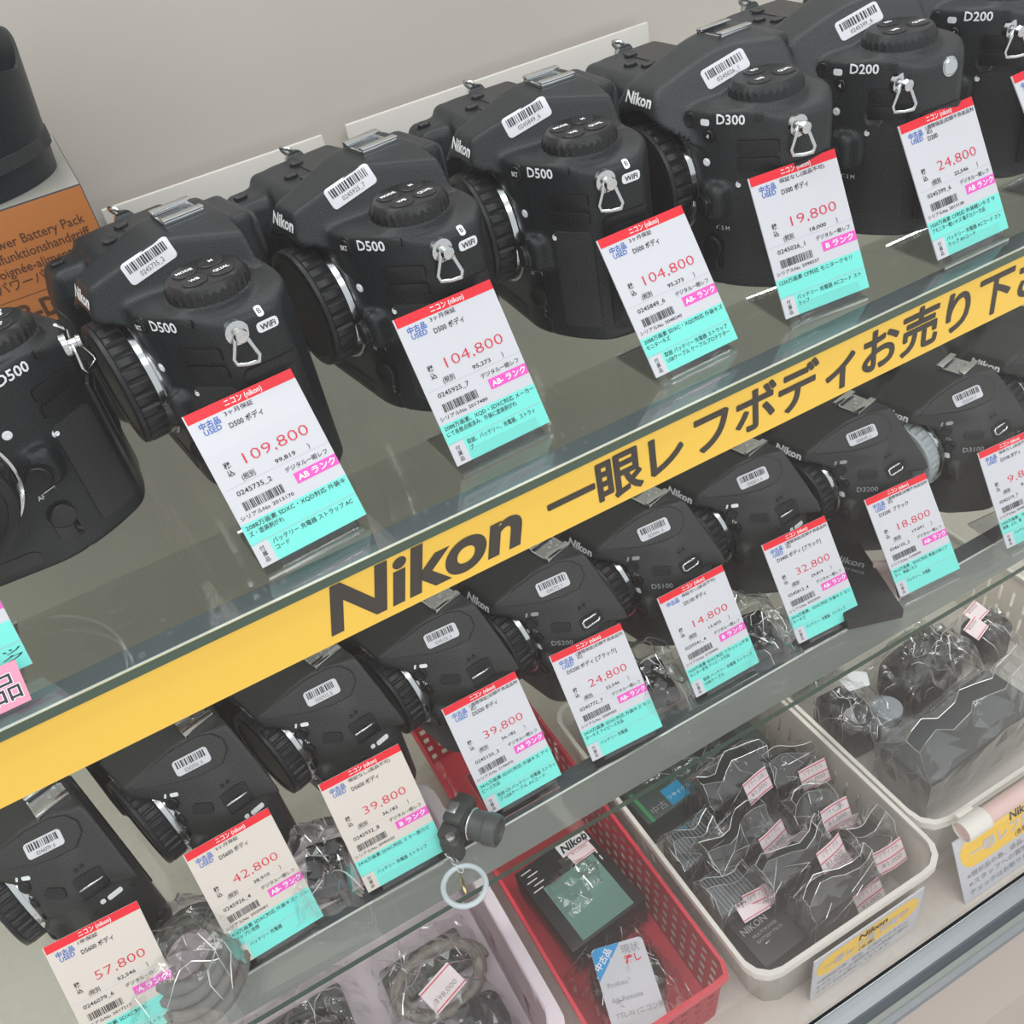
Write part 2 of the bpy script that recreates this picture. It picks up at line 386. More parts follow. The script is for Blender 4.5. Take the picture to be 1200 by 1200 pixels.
def build_pro(dome, model, capmat=m_cap):
    f = sdf_dome if dome else sdf_pro
    parts = []                                                     # (name, mesh, parent name, label)
    V, Q = BODY['dome' if dome else 'pro']
    mb = MB(); mb.add(V, Q); parts.append(('body', mb.mesh('body', m_bodyg if dome else m_body, True, 0.001), None))
    parts += mount_parts(5, 50, -26, 30, capmat)
    parts.append(('hot_shoe', shoe_mesh((6.5, 14, 108.4)), None))
    # dial with its buttons
    T = Matrix.Translation((47.4, 5, 87.5))
    mb = MB(); rib = lambda j, k: (0.965 if (j in (2, 3) and k % 4 < 2) else 1)
    mb.lathe([(17.2, 0), (17.6, 1.5), (17.4, 2.5), (17.4, 6.6), (16.6, 7.4), (15.6, 9.4), (14.6, 10.2), (3, 10.2)], 120, 0, T, rib)
    parts.append(('mode_dial', mb.mesh('mode_dial', m_gloss if not dome else m_body, 35, 0.001), None))
    bt = MB(); lt = MB()
    for k in range(4 if not dome else 3):
        a = math.radians([-45, 45, 135, 225][k] if not dome else [-60, 60, 180][k]); c = np.array([47.4 + 8.2 * math.cos(a), 5 + 8.2 * math.sin(a), 97.7])
        one = MB(); one.lathe([(5.4, -0.5), (5.4, 0.3), (4.9, 0.7), (1, 0.5)], 20, 0, Matrix.Translation(c))
        parts.append(('button', one.mesh('button', m_cap, 35, 0.001), 'mode_dial'))
        v, fc = text2d(['WB', 'QUAL', 'M', 'MODE'][k] if not dome else ['WB', 'QUAL', 'ISO'][k], 3.2, 0.03, 0.8, 0, None, 'C')
        ca, sa = 0.0, 1.0; w = np.column_stack([-(v[:, 1] - 1.2) , v[:, 0]]) if False else np.column_stack([-(v[:, 1] - 1.2) * -1, -v[:, 0]]) * -1
        lt.add(np.column_stack([w[:, 0] + c[0], w[:, 1] + c[1], np.full(len(w), c[2] + 0.82)]), fc, 0)
    parts.append(('lettering', lt.mesh('lettering', m_white, None, 0.001), 'mode_dial'))
    # rubber pads and doors on the badge side
    for nm, p, dr, w, h, r, o, mm in (('terminal_cover', (61.5, -12, 72.5), (-0.6, 0.8, 0), 20, 6.5, 1.5, 1.3, m_gloss), ('terminal_cover', (61.5, -12, 64.5), (-0.6, 0.8, 0), 20, 6.5, 1.5, 1.3, m_gloss),
                                      ('side_rubber', (61.5, -12, 33), (-0.6, 0.8, 0), 20, 50, 3, 0.9, m_rub), ('terminal_door', (80, 11, 36), LF, 24, 56, 2.5, 1.4, m_gloss),
                                      ('front_rubber', (-4, -40, 8), FR, 60, 7, 3, 0.5, m_rub), ('grip_rubber', (-57, -60, 40), FR, 26, 62, 8, 0.6, m_rub)):
        mb = MB(); patch(mb, f, p, dr, ZU, rrect(w, h, r), o); parts.append((nm, mb.mesh(nm, mm, 30, 0.001), None))
    mb = MB(); patch(mb, f, (80, 11, 45), LF, ZU, rrect(17, 28, 1.5), 2.0); parts.append(('door_flap', mb.mesh('door_flap', m_body, 30, 0.001), 'terminal_door'))
    # buttons
    for p, r, h, mm in (((38, -60, 83.5) if not dome else (29.5, -60, 83), 3.4, 1.0, m_gloss), ((40.7, -60, 77.2) if dome else (-25, -60, 30), 2.6, 1.0, m_gloss), ((42, -45, 45), 5.2, 2.2, m_gloss), ((40.8, -40, 22), 5.6, 2.6, m_gloss)):
        mb = MB(); knob(mb, f, p, FR, ZU, r, h); parts.append(('button', mb.mesh('button', mm, 30, 0.001), None))
    mb = MB(); patch(mb, f, (40.8, -40, 17), FR, ZU, rrect(11, 17, 4), 1.4); parts.append(('focus_lever', mb.mesh('focus_lever', m_gloss, 30, 0.001), None))
    for p in ((-56, -32, 120), (-44, -8, 120), (-34, -4, 120), (-58, 2, 120)):
        mb = MB(); knob(mb, f, p, TP, (0, 1, 0), 3.6, 1.6); parts.append(('button', mb.mesh('button', m_gloss, 30, 0.001), None))
    mb = MB(); patch(mb, f, (-50, 12, 120), TP, (0, 1, 0), rrect(34, 22, 3), 0.5); parts.append(('top_display', mb.mesh('top_display', m_gloss, 30, 0.001), None))
    mb = MB(); knob(mb, f, (38.8, -40, 64.2), FR, ZU, 1.3, 0.5, 0, 0.2, 12); parts.append(('index_dot', mb.mesh('index_dot', m_white, 30, 0.001), None))
    mb = MB(); knob(mb, f, (54, -60, 54.5), FR, ZU, 1.1, 1.2, 0, 0.2, 10); parts.append(('index_dot', mb.mesh('index_dot', m_white, 30, 0.001), None))
    mb = MB(); patch(mb, f, (61.5, -11, 86), (-0.62, 0.78, 0), ZU, rrect(3.6, 4, 1), 1.6); parts.append(('switch', mb.mesh('switch', m_gloss, 30, 0.001), None))
    # strap lugs with rings
    for sx, p in ((1, (71.4, 2.5, 79.8) if model != 'D200' else (68, -9, 78)), (-1, (-71.5, 7.7, 90))):
        mb = MB(); q = hit(f, p, (-sx, 0, 0))[0]; TT = Matrix.Translation(q) @ Matrix.Rotation(math.radians(90 * sx), 4, 'Y')
        mb.lathe([(5.2, -2), (5.0, 0.6), (3.4, 0.9), (2.3, 1.2), (2.3, 3.6), (3.0, 4.0), (2.6, 5.6), (1, 6)], 20, 0, TT)
        parts.append(('strap_lug', mb.mesh('strap_lug', m_chrome, 40, 0.001), None))
        RR = Matrix.Translation(q + np.array([sx * 2.6, 0, 0.8])) @ Matrix.Rotation(math.radians(60 if sx > 0 else 25), 4, 'Z') @ Matrix.Rotation(math.radians(-10 if sx > 0 else -150), 4, 'X')
        mb = MB(); mb.tube([RR @ v for v in (ring_pts(10.5, 12.5) if sx > 0 else ring_pts(6, 6.5))], 1.0 if sx > 0 else 1.2, 0, 8, True)
        parts.append(('strap_ring', mb.mesh('strap_ring', m_chrome, True, 0.001), 'strap_lug'))
    mb = MB(); patch(mb, f, (6, 60, 92), (0, -1, 0), ZU, rrect(30, 20, 5), 2.0); parts.append(('eyepiece', mb.mesh('eyepiece', m_rub, 30, 0.001), None))
    mb = MB(); patch(mb, f, (4, 60, 42), (0, -1, 0), ZU, rrect(70, 52, 3), 1.2); parts.append(('rear_screen', mb.mesh('rear_screen', m_gloss, 30, 0.001), None))
    mb = MB(); mb.tube([(-55, -38, 82), (-57, -36.5, 83)], 0.1, 0, 4)
    # print
    mb = letter(f, [('Nikon', 7.6, (4.0, -60, 91.5), FR, ZU, 0, dict(bold=0.03, width=21))]); parts.append(('nameplate', mb.mesh('nameplate', m_white, None, 0.001), None))
    mb = letter(f, [(model, 6.2, (51, -18.6, 85.2), (-0.5, 0.86, 0), ZU, 0, dict(bold=0.02, width=14, off=0.6))]); parts.append(('model_badge', mb.mesh('model_badge', m_white, None, 0.001), None))
    if not dome:
        it = [('BKT', 3.2, (38, -60, 83.6), FR, ZU, 0, dict(bold=0.02, xs=0.75, off=1.5)), ('AF', 3.2, (37.5, -60, 33.5), FR, ZU, 0, dict(xs=0.8)), ('M', 3.0, (44, -60, 34.5), FR, ZU, 0, {})]
        mb = letter(f, it, 'lettering'); parts.append(('lettering', mb.mesh('lettering', m_white, None, 0.001), None))
        mb = MB(); pill(mb, f, (90, 15, 78), LF, ZU, 9.5, 4.4, 0); pill(mb, f, (90, 14, 84), LF, ZU, 3, 4.8, 0); t = letter(f, [('WiFi', 3.4, (90, 15, 78), LF, ZU, 1, dict(bold=0.02)), ('B', 3.2, (90, 14, 84), LF, ZU, 1, {})])
        for a, b in zip(t.v, (0, 1)): pass
        off = mb.n; mb.v += [x + np.array([0.06, 0, 0]) for x in t.v]; mb.f += [tuple(i + off for i in q) for q in t.f]; mb.m += t.m; mb.n += t.n
        parts.append(('wireless_logo', mb.mesh('wireless_logo', [m_white, m_black], None, 0.001), None))
    else:
        mb = MB(); pill(mb, f, (38.7, -60, 83), FR, ZU, 5, 3, 0)
        t = letter(f, [('C S M', 3.0, (46, -60, 32), FR, ZU, 0, {}), ('4', 3.2, (40.7, -60, 77.2), FR, ZU, 0, dict(off=1.4))]); off = mb.n; mb.v += t.v; mb.f += [tuple(i + off for i in q) for q in t.f]; mb.m += t.m; mb.n += t.n
        parts.append(('lettering', mb.mesh('lettering', m_white, None, 0.001), None))
        if model == 'D200':
            mb = MB(); knob(mb, f, (90, 13, 81), LF, ZU, 3.8, 1.4); parts.append(('sync_terminal', mb.mesh('sync_terminal', m_chrome, 30, 0.001), None))
            mb = MB(); knob(mb, f, (56, -16, 62), (-0.5, 0.86, 0), ZU, 4.2, 1.0); parts.append(('remote_terminal', mb.mesh('remote_terminal', m_chrome, 30, 0.001), None))
    return f, parts
def build_small(model, capmat, latch):
    up = model not in ('D5600', 'D5500'); f = sdf_small_up if up else sdf_small; parts = []
    V, Q = BODY['small_up' if up else 'small']; mb = MB(); mb.add(V, Q); parts.append(('body', mb.mesh('body', m_small, True, 0.001), None))
    parts += mount_parts(3, 44, -22.5, 34, capmat)
    parts.append(('hot_shoe', shoe_mesh((16, 13, 94.6)), None))
    # raised side panel of the flash housing
    o = [(-34, 1), (-22, 6.5), (-6, 10), (7.7, 10.5), (15, 8.5), (19.5, 3), (19, -3), (13, -8.6), (2, -8.5), (-8.7, -7), (-24, -2.5)]
    mb = MB(); patch(mb, f, (31.3, -0.3, 84.5), (-0.66, 0.41, -0.63), (-0.62, 0.18, 0.766), o, 0.75); parts.append(('side_panel', mb.mesh('side_panel', m_small, 30, 0.001), None))
    mb = MB(); oo = np.array(o, float); oc = oo.mean(0); big = oc + (oo - oc) * 1.0 + (oo - oc) / np.linalg.norm(oo - oc, axis=1)[:, None] * 0.8
    patch(mb, f, (31.3, -0.3, 84.5), (-0.66, 0.41, -0.63), (-0.62, 0.18, 0.766), big, 0.18); parts.append(('seam', mb.mesh('seam', m_seam, 30, 0.001), 'side_panel'))
    DG = (-0.55, 0.75, -0.35)
    for p, r, dr in (((30.5, -20.3, 67.5), 3.4, DG), ((35, -21.5, 58.8), 2.8, DG), ((37.5, -60, 37), 4.4, FR)):
        mb = MB(); knob(mb, f, p, dr, ZU, r, 1.0); parts.append(('button', mb.mesh('button', m_gloss, 30, 0.001), None))
    # strap slot
    mb = MB(); patch(mb, f, (62, 5.6, 72), (-0.7, 0, -0.66), (0, 0, 1), rrect(15, 13 if latch else 8, 1.5), 0.5); parts.append(('strap_slot', mb.mesh('strap_slot', m_gloss, 30, 0.001), None))
    q, u, v, n = frame(f, (62, 5.6, 72), (-0.7, 0, -0.66), ZU); mb = MB()
    if latch: mb.tube([q + n * 1.3 - u * 6.6, q + n * 1.7, q + n * 1.3 + u * 6.6], 0.75, 0, 8)
    else: mb.tube([q + n * 1.1 + a * u * 5.6 + b * v * 2.2 for a, b in ((-1, -.6), (-.8, -1), (.8, -1), (1, -.6), (1, .6), (.8, 1), (-.8, 1), (-1, .6))], 0.7, 0, 8, True)
    parts.append(('strap_bar', mb.mesh('strap_bar', m_chrome, True, 0.001), 'strap_slot'))
    for dy in (-1.6, 1.6):
        mb = MB(); knob(mb, f, (58, 5 + dy, 82), (-0.7, 0, -0.66), ZU, 0.6, 0.25, 0, 0.1, 10); parts.append(('microphone_hole', mb.mesh('microphone_hole', m_gloss, 30, 0.001), None))
    for nm, p, dr, w, h, r, o_, mm in (('terminal_door', (80, 7, 30), LF, 26, 40, 3, 0.8, m_rub), ('grip_rubber', (-49, -60, 36), FR, 22, 52, 7, 0.6, m_rub), ('infrared_window', (46, -12, 66), (-0.6, 0.62, -0.48), 12, 6, 2, 0.9, m_gloss)):
        mb = MB(); patch(mb, f, p, dr, ZU, rrect(w, h, r), o_); parts.append((nm, mb.mesh(nm, mm, 30, 0.001), None))
    mb = MB(); patch(mb, f, (3, 60, 80), (0, -1, 0), ZU, rrect(26, 17, 4), 0.8); parts.append(('eyepiece', mb.mesh('eyepiece', m_rub, 30, 0.001), None))
    mb = MB(); patch(mb, f, (3, 60, 36), (0, -1, 0), ZU, rrect(66, 46, 3), 1.0); parts.append(('rear_screen', mb.mesh('rear_screen', m_gloss, 30, 0.001), None))
    mb = MB(); mb.lathe([(9.2, 0), (9.2, 5.5), (8.4, 6.6), (2, 6.6)], 60, 0, Matrix.Translation((-34, 10, 80)), lambda j, k: 0.97 if j == 1 and k % 3 == 0 else 1); parts.append(('mode_dial', mb.mesh('mode_dial', m_gloss, 30, 0.001), None))
    mb = MB(); knob(mb, f, (-48, -26, 110), TP, (0, 1, 0), 4.2, 1.8); parts.append(('shutter_button', mb.mesh('shutter_button', m_steel, 30, 0.001), None))
    if not latch:
        mb = MB(); knob(mb, f, (33.5, -60, 49.5), FR, ZU, 1.4, 0.5, 0, 0.2, 12); parts.append(('index_dot', mb.mesh('index_dot', m_white, 30, 0.001), None))
    mb = letter(f, [('Nikon', 6.4, (1.2, -60, 78.4), FR, ZU, 0, dict(bold=0.04, width=20 if up else 12))]); parts.append(('nameplate', mb.mesh('nameplate', m_white, None, 0.001), None))
    it = [('Fn', 3.6, (33.2, -21, 62.8), DG, ZU, 0, {}), (model, 4.8, (47, -13.5, 55.5), (-0.68, 0.73, 0), ZU, 0, dict(bold=0.02, width=13, off=0.5))][:1 if model in ('D5600', 'D5500', 'D3400') else 2]
    mb = letter(f, it); pill(mb, f, (31.5, -18.5, 73), DG, ZU, 4.6, 2.4, 0); pill(mb, f, (27.5, -21, 72.5), DG, ZU, 1.1, 2.8, 0, -20)
    if latch: pill(mb, f, (58.3, 10.7, 51.8), (-0.95, 0, -0.27), ZU, 8, 3, 0); pill(mb, f, (57.8, 4.2, 52.3), (-0.95, 0, -0.27), ZU, 2.6, 2.6, 0)
    parts.append(('lettering', mb.mesh('lettering', m_white if latch else m_grey, None, 0.001), None))
    return f, parts
BODY = {'pro': skin(sdf_pro, (-80, -50, -4), (80, 48, 116), 1.5), 'dome': skin(sdf_dome, (-80, -50, -4), (80, 48, 116), 1.5), 'small': skin(sdf_small, (-70, -46, -4), (70, 42, 102), 1.4), 'small_up': skin(sdf_small_up, (-70, -46, -4), (70, 42, 102), 1.4)}
PROTO = {}
def sticker(f, p, d, up, num, parent, w=23, h=10, lift=0.0):
    mb = MB(); o = rrect(w, h, 1.8, 4); patch(mb, f, p, d, up, o, 0.45 + lift, 0)
    s = mb.obj('barcode_sticker', m_card, parent, 30, 0.001)
    s['label'] = 'white rounded barcode sticker'
    mb = MB(); x = -w * 0.41; r = random.Random(num)
    while x < w * 0.40:
        a = r.choice([0.3, 0.5, 0.8]); decal(mb, f, p, d, up, [(x, -0.4), (x + a, -0.4), (x + a, 3.4), (x, 3.4)], [(0, 1, 2, 3)], 0.62 + lift, 0); x += a + r.choice([0.35, 0.55, 0.8])
    v, fc = text2d(num, 2.9, 0.0, 1, 0, w * 0.5, 'C'); decal(mb, f, p, d, up, v - [0, 3.5], fc, 0.62 + lift, 1)
    mb.obj('barcode_print', [m_black, mat('mid_grey_print', (96, 98, 102), 0.5)], s, None, 0.001)
def place(kind, model, x, y, z, th, label, num=None, capmat=m_cap, latch=True, group='used camera bodies on the glass shelves'):
    key = (kind, model, capmat.name, latch)
    if key not in PROTO: PROTO[key] = build_pro(kind == 'dome', model, capmat) if kind != 'small' else build_small(model, capmat, latch)
    f, parts = PROTO[key]
    root = thing('camera_body', label, 'camera', (x, y, z + 0.0003), th, group)
    last = {}
    for q in parts:
        o = link(q[0], q[1], last.get(q[2]) if q[2] else root); 
        if not q[2]: last[q[0]] = o
        if q[1].materials[0] in (m_chrome, m_steel): o['label'] = 'chrome ' + q[0].replace('_', ' ')
    if num:
        if kind == 'small': sticker(f, (31.3, -0.3, 84.5), (-0.66, 0.41, -0.63), (-0.62, 0.18, 0.766), num, root, 20, 8.6, 0.75)
        else: sticker(f, (22.5, -8, 101) if kind == 'pro' else (27, -2, 99), (-0.79, 0.38, -0.48), (-0.556, -0.112, 0.826), num, root)
    return root

# ================================================================ the show case
ZL, YL = -0.2301, -0.0111; TG = 0.0045; ZF = -0.400; YW = 0.40; YG = -0.112
m_wall = mat('beige_panel', (194, 187, 178), 0.6, mottle=0.10, mscale=5)
m_walld = mat('olive_grey_panel', (176, 172, 160), 0.6, mottle=0.06, mscale=6)
m_floor = mat('speckled_beige_board', (212, 203, 194), 0.6, mottle=0.10, mscale=160, bump=0.15, bscale=300)
m_shop = mat('pale_shop_floor', (246, 234, 228), 0.5, mottle=0.03, mscale=8)
def box_struct(name, lo, hi, mt, kind='structure', mi=None):
    mb = MB(); mb.box(lo, hi); o = mb.obj(name, mt); o['kind'] = kind; return o
box_struct('wall_back', (-0.8, YW, -0.002), (1.5, YW + 0.02, 0.75), m_wall)
box_struct('wall_lower', (-0.8, YW, ZF), (1.5, YW + 0.02, -0.002), m_walld)
box_struct('floor', (-0.8, -0.104, ZF - 0.02), (1.5, YW, ZF), m_floor)
box_struct('floor_shop', (-3, -3.5, -1.06), (3.5, -0.16, -1.04), m_shop)
box_struct('wall_left', (-0.82, -0.104, ZF), (-0.80, YW, 0.75), m_wall)
box_struct('wall_right', (1.5, -0.104, ZF), (1.52, YW, 0.75), m_wall)
for a, b, zt in ((0.02, 0.178, 0.046), (0.196, 0.452, 0.047)):
    mb = MB(); mb.bbox((a, YW - 0.012, 0.0004), (b, YW - 0.0085, zt), 0.001)
    o = mb.obj('pale_strip', mat('pale_strip_tone', (206, 202, 196), 0.4), None, 30)  # thin slab, paler than the panel behind it
    tag(o, ['pale strip along back panel behind the first two cameras', 'longer pale strip along back panel behind the upper right cameras'][a > 0.1], 'strip', 'pale strips along the back panel')
def shelf(z, y0, label):
    mb = MB(); y1 = YW - 0.004; x0, x1 = -0.79, 1.49
    v = [(x0, y0, z - TG), (x1, y0, z - TG), (x1, y1, z - TG), (x0, y1, z - TG), (x0, y0, z), (x1, y0, z), (x1, y1, z), (x0, y1, z)]
    mb.add(v, [(3, 2, 1, 0), (4, 5, 6, 7), (0, 1, 5, 4), (1, 2, 6, 5), (2, 3, 7, 6), (3, 0, 4, 7)], [0, 0, 1, 0, 0, 0])
    o = mb.obj('glass_shelf', [m_glass, m_gedge]); tag(o, label, 'shelf')
    return o
shelf(0, 0, 'upper clear glass shelf with dark green front edge above the yellow sign')
shelf(ZL, YL, 'lower clear glass shelf with green edge above the baskets')
def rail(z, y, label):
    t = thing('shelf_rail', label, 'rail', (0, y, z - TG - 0.0003))
    mb = MB(); mb.box((-0.79, 0, -0.0355), (1.49, 0.011, 0)); mb.m = [0, 1, 0, 0, 0, 0]; mb.obj('channel', [m_alu, mat('slate_grey', (84, 92, 96), 0.4)], t)
    mb = MB(); mb.tube([(-0.79, 0.0002, -0.0011), (1.49, 0.0002, -0.0011)], 0.0009, 0, 8); o = mb.obj('lip', mat('lip_painted_highlight', (238, 240, 240), 0.3, 0.2), t, True); o['label'] = 'rail lip with its highlight painted white'  # lip coloured near white, painting in the highlight along the rail edge
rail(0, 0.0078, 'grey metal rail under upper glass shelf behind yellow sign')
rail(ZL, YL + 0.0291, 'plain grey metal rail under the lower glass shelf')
# yellow sign on the upper rail
t = thing('shelf_sign', 'long yellow sign strip with black brand lettering along upper shelf', 'sign', (0, 0.0075, -TG))
mb = MB(); mb.box((-0.79, -0.0006, -0.0357), (0.62, 0.0, -0.0012)); mb.obj('strip', m_yel, t)
mb = MB(); put(mb, text2d('Nikon', 0.0335, 0.032, 1, 0.27, 0.0915, 'L', 8), 0.0225, -0.0300, 0.0, 0)
for k, ch in enumerate('一眼レフボディお売り下さい'):
    for q in range(9): put(mb, text2d(ch, 0.0258, 0.003, 1, 0.0, None, 'C', 4), 0.1296 + 0.0128 + 0.02555 * k + 0.0006 * math.cos(q * math.pi / 4) * (q < 8), -0.0292 + 0.0006 * math.sin(q * math.pi / 4) * (q < 8), 0.000015 * q, 0)
o = mb.obj('lettering', m_dark, t); o.rotation_euler = (math.radians(90), 0, 0); o.location = (0, -0.0008, 0)
# front rail and pane
pr = [(-0.1040, -0.4), (-0.1040, -0.409), (-0.1062, -0.409), (-0.1062, -0.3985), (-0.1075, -0.3980), (-0.1160, -0.4010), (-0.1168, -0.4035), (-0.1215, -0.4035), (-0.1222, -0.4005), (-0.1252, -0.4005), (-0.1258, -0.4025), (-0.1290, -0.4025), (-0.1298, -0.4060), (-0.1560, -0.4080), (-0.1560, -0.47), (-0.1040, -0.47)]
m_rail = mat('rail_grey', (150, 154, 158), 0.34, 0.3)
mb = MB(); n = len(pr); mb.add([(-0.79, y, z) for y, z in pr] + [(1.49, y, z) for y, z in pr], [(k, (k + 1) % n, n + (k + 1) % n, n + k) for k in range(n)],
    [2, 1, 2, 0, 0, 0, 1, 1, 3, 3, 0, 0, 4, 4, 4, 0])
o = mb.obj('trim_1', [m_rail, mat('rail_shadow_grey', (92, 100, 106), 0.4, 0.4), m_gloss, m_alu, mat('plinth_taupe', (176, 164, 156), 0.5)]); o['kind'] = 'structure'
mb = MB(); mb.tube([(-0.79, -0.1068, -0.3980), (1.49, -0.1068, -0.3980)], 0.0005, 0, 6); o = mb.obj('trim_2', m_chrome, None, True); o['kind'] = 'structure'
box_struct('trim_3', (-0.79, -0.155, -1.04), (1.49, -0.11, -0.4705), mat('plinth_taupe', (176, 164, 156), 0.5))
mb = MB(); mb.add([(-0.79, YG, -0.397), (1.49, YG, -0.397), (1.49, YG, 0.75), (-0.79, YG, 0.75)], [(0, 1, 2, 3)])
o = mb.obj('window_1', clear('front_glass', (0.985, 0.99, 0.985), 0.02, 0.6, 0.0, 5.0)); o['kind'] = 'structure'

# ================================================================ price tags on clear stands
TW, TH = 0.0473, 0.0669
TM = [m_card, m_red, m_pink, m_cyan, m_line, m_white, m_blue, m_black, m_redt, m_cardw]
def price_tag(x, y, z, yaw, tilt, d, cream=False):
    u = Vector((math.cos(yaw), math.sin(yaw), 0)); b = Vector((-math.sin(yaw), math.cos(yaw), 0)); v = Vector((0, 0, math.cos(tilt))) + b * math.sin(tilt); n = u.cross(v)
    Mx = Matrix((u, v, n)).transposed()
    price = d.get('price', '')
    t = thing('price_tag', d['label'], 'price tag', (x, y, z + 0.004), Mx, 'price tags standing before the cameras')
    X = lambda a: (a - 0.5) * TW
    Yv = lambda a: (1 - a) * TH
    e = 0.00006; mb = MB(); mb.box((-TW / 2, 0, -0.0006), (TW / 2, TH, 0), 9 if cream else 0)
    R = lambda a, c, b_, d_, mi, k=1: rect(mb, X(a), Yv(d_), X(b_), Yv(c), e * k, mi)
    R(0.012, 0.0, 1, 0.062, 1); R(0.596, 0.578, 1.0, 0.647, 2); R(0, 0.722, 1, 1, 3); R(0, 0.858, 0.15, 1, 9 if cream else 0, 2)
    R(0, 0.849, 1, 0.853, 4, 3); R(0.03, 0.497, 1, 0.4995, 4)
    mb.obj('card', TM, t)
    mb = MB(); T = lambda s, sz, a, c, mi, bold=0.0, w=None, xs=0.86, al='L': put(mb, text2d(s, sz * TH, bold + (0.007 if mi in (7, 6) else 0.004), xs, 0, w * TW if w else None, al), X(a), Yv(c), 3 * e, mi)
    T('ニコン (nikon)', 0.047, 0.53, 0.047, 5, 0.008, None, 0.85, 'C')
    T('中古品', 0.048, 0.085, 0.118, 6, 0.012, 0.185)
    if d.get('used', True): T('USED', 0.045, 0.10, 0.158, 6, 0.006, 0.155)
    w = d.get('warranty', '')
    if w:
        T(w[0], 0.033, 0.32, 0.098, 7, 0, min(0.66, 0.052 * len(w[0])))
        if len(w) > 1: T(w[1], 0.033, 0.32, 0.128, 7, 0, 0.07)
    if d.get('name'): T(d['name'], 0.046, 0.31 if len(d['name']) < 11 else 0.13, 0.176 if len(d['name']) < 11 else 0.212, 7, 0.004, 0.043 * len(d['name']) if len(d['name']) > 10 else None, 0.9)
    if price:
        T(price, 0.098, 0.29 if len(price) > 6 else 0.33, 0.402, 8, -0.016, 0.60 if len(price) > 6 else 0.53)
        T('税', 0.042, 0.14, 0.380, 7, 0.010, None, 1, 'C'); T('込', 0.042, 0.14, 0.430, 7, 0.010, None, 1, 'C')
        T('(税別', 0.044, 0.20, 0.482, 7); T(d['net'], 0.036, 0.51, 0.480, 7, 0.003, 0.19); T(')', 0.044, 0.82, 0.480, 7)
        T(d['num'], 0.042, 0.10, 0.557, 7, 0, 0.32); T('デジタル一眼レフ', 0.036, 0.55, 0.556, 7, 0, 0.40)
        bars(mb, X(0.10), Yv(0.655), X(0.47), Yv(0.60), 3 * e, 7, len(price) + int(d['num'][-3:].replace('_', '')))
        T('シリアルNo', 0.032, 0.03, 0.698, 7, 0, 0.27); T(d['serial'], 0.030, 0.325, 0.695, 7, 0, 0.20)
        T(d['rank'], 0.05, 0.80, 0.631, 5, 0.022, min(0.36, 0.066 * len(d['rank'])), 1, 'C')
    for k, s in enumerate(d.get('l1', [])): T(s, 0.036, 0.03, 0.763 + 0.042 * k, 7, 0, min(0.95, 0.0415 * len(s) + 0.03))
    for k, s in enumerate(d.get('l2', [])): T(s, 0.036, 0.18, 0.897 + 0.042 * k, 7, 0, min(0.80, 0.0425 * len(s)))
    for k, s in enumerate('付属品'): T(s, 0.034, 0.075, 0.905 + 0.036 * k, 7, 0.004, None, 1, 'C')
    mb.obj('lettering', TM, t)
    # stand: foot, leaning back plate, short front lip
    st = thing('tag_stand', d['stand'], 'stand', (x, y, z + 0.0003), yaw, 'clear stands of the price tags')
    k = 0.0013; w2 = 0.0185; cs, sn = math.cos(tilt), math.sin(tilt)
    mb = MB(); mb.box((-w2 - 0.005, -0.0045, 0), (w2 + 0.001, 0.034, k)); mb.m = [0, 0, 1, 1, 1, 1]; mb.obj('foot', [m_acr, m_acre], st)
    L = Matrix(((1, 0, 0, 0), (0, sn, -cs, 0), (0, cs, sn, 0.0), (0, 0, 0, 1)))      # stand plate frame: x, up along the tilt, out
    mb = MB(); mb.bbox((-w2, 0.0045, -0.0026), (w2, 0.042, -0.0013), 0.0004, 0, L); mb.obj('back_plate', m_acr, st, 30)
    mb = MB(); mb.box((-w2 * 0.86, 0.0005, 0.0009), (w2 * 0.98, 0.0082, 0.0021), 0, L); mb.m = [1, 1, 0, 1, 0, 1]; mb.m = [0, 0, 1, 1, 1, 1]; mb.obj('front_lip', [m_acr, m_acre], st)
W3, W0, W1, WY = ['3ヶ月保証'], ['保証なし(返品不可)'], ['1週間保証(初期不良返品対', '応)'], ['1年保証']
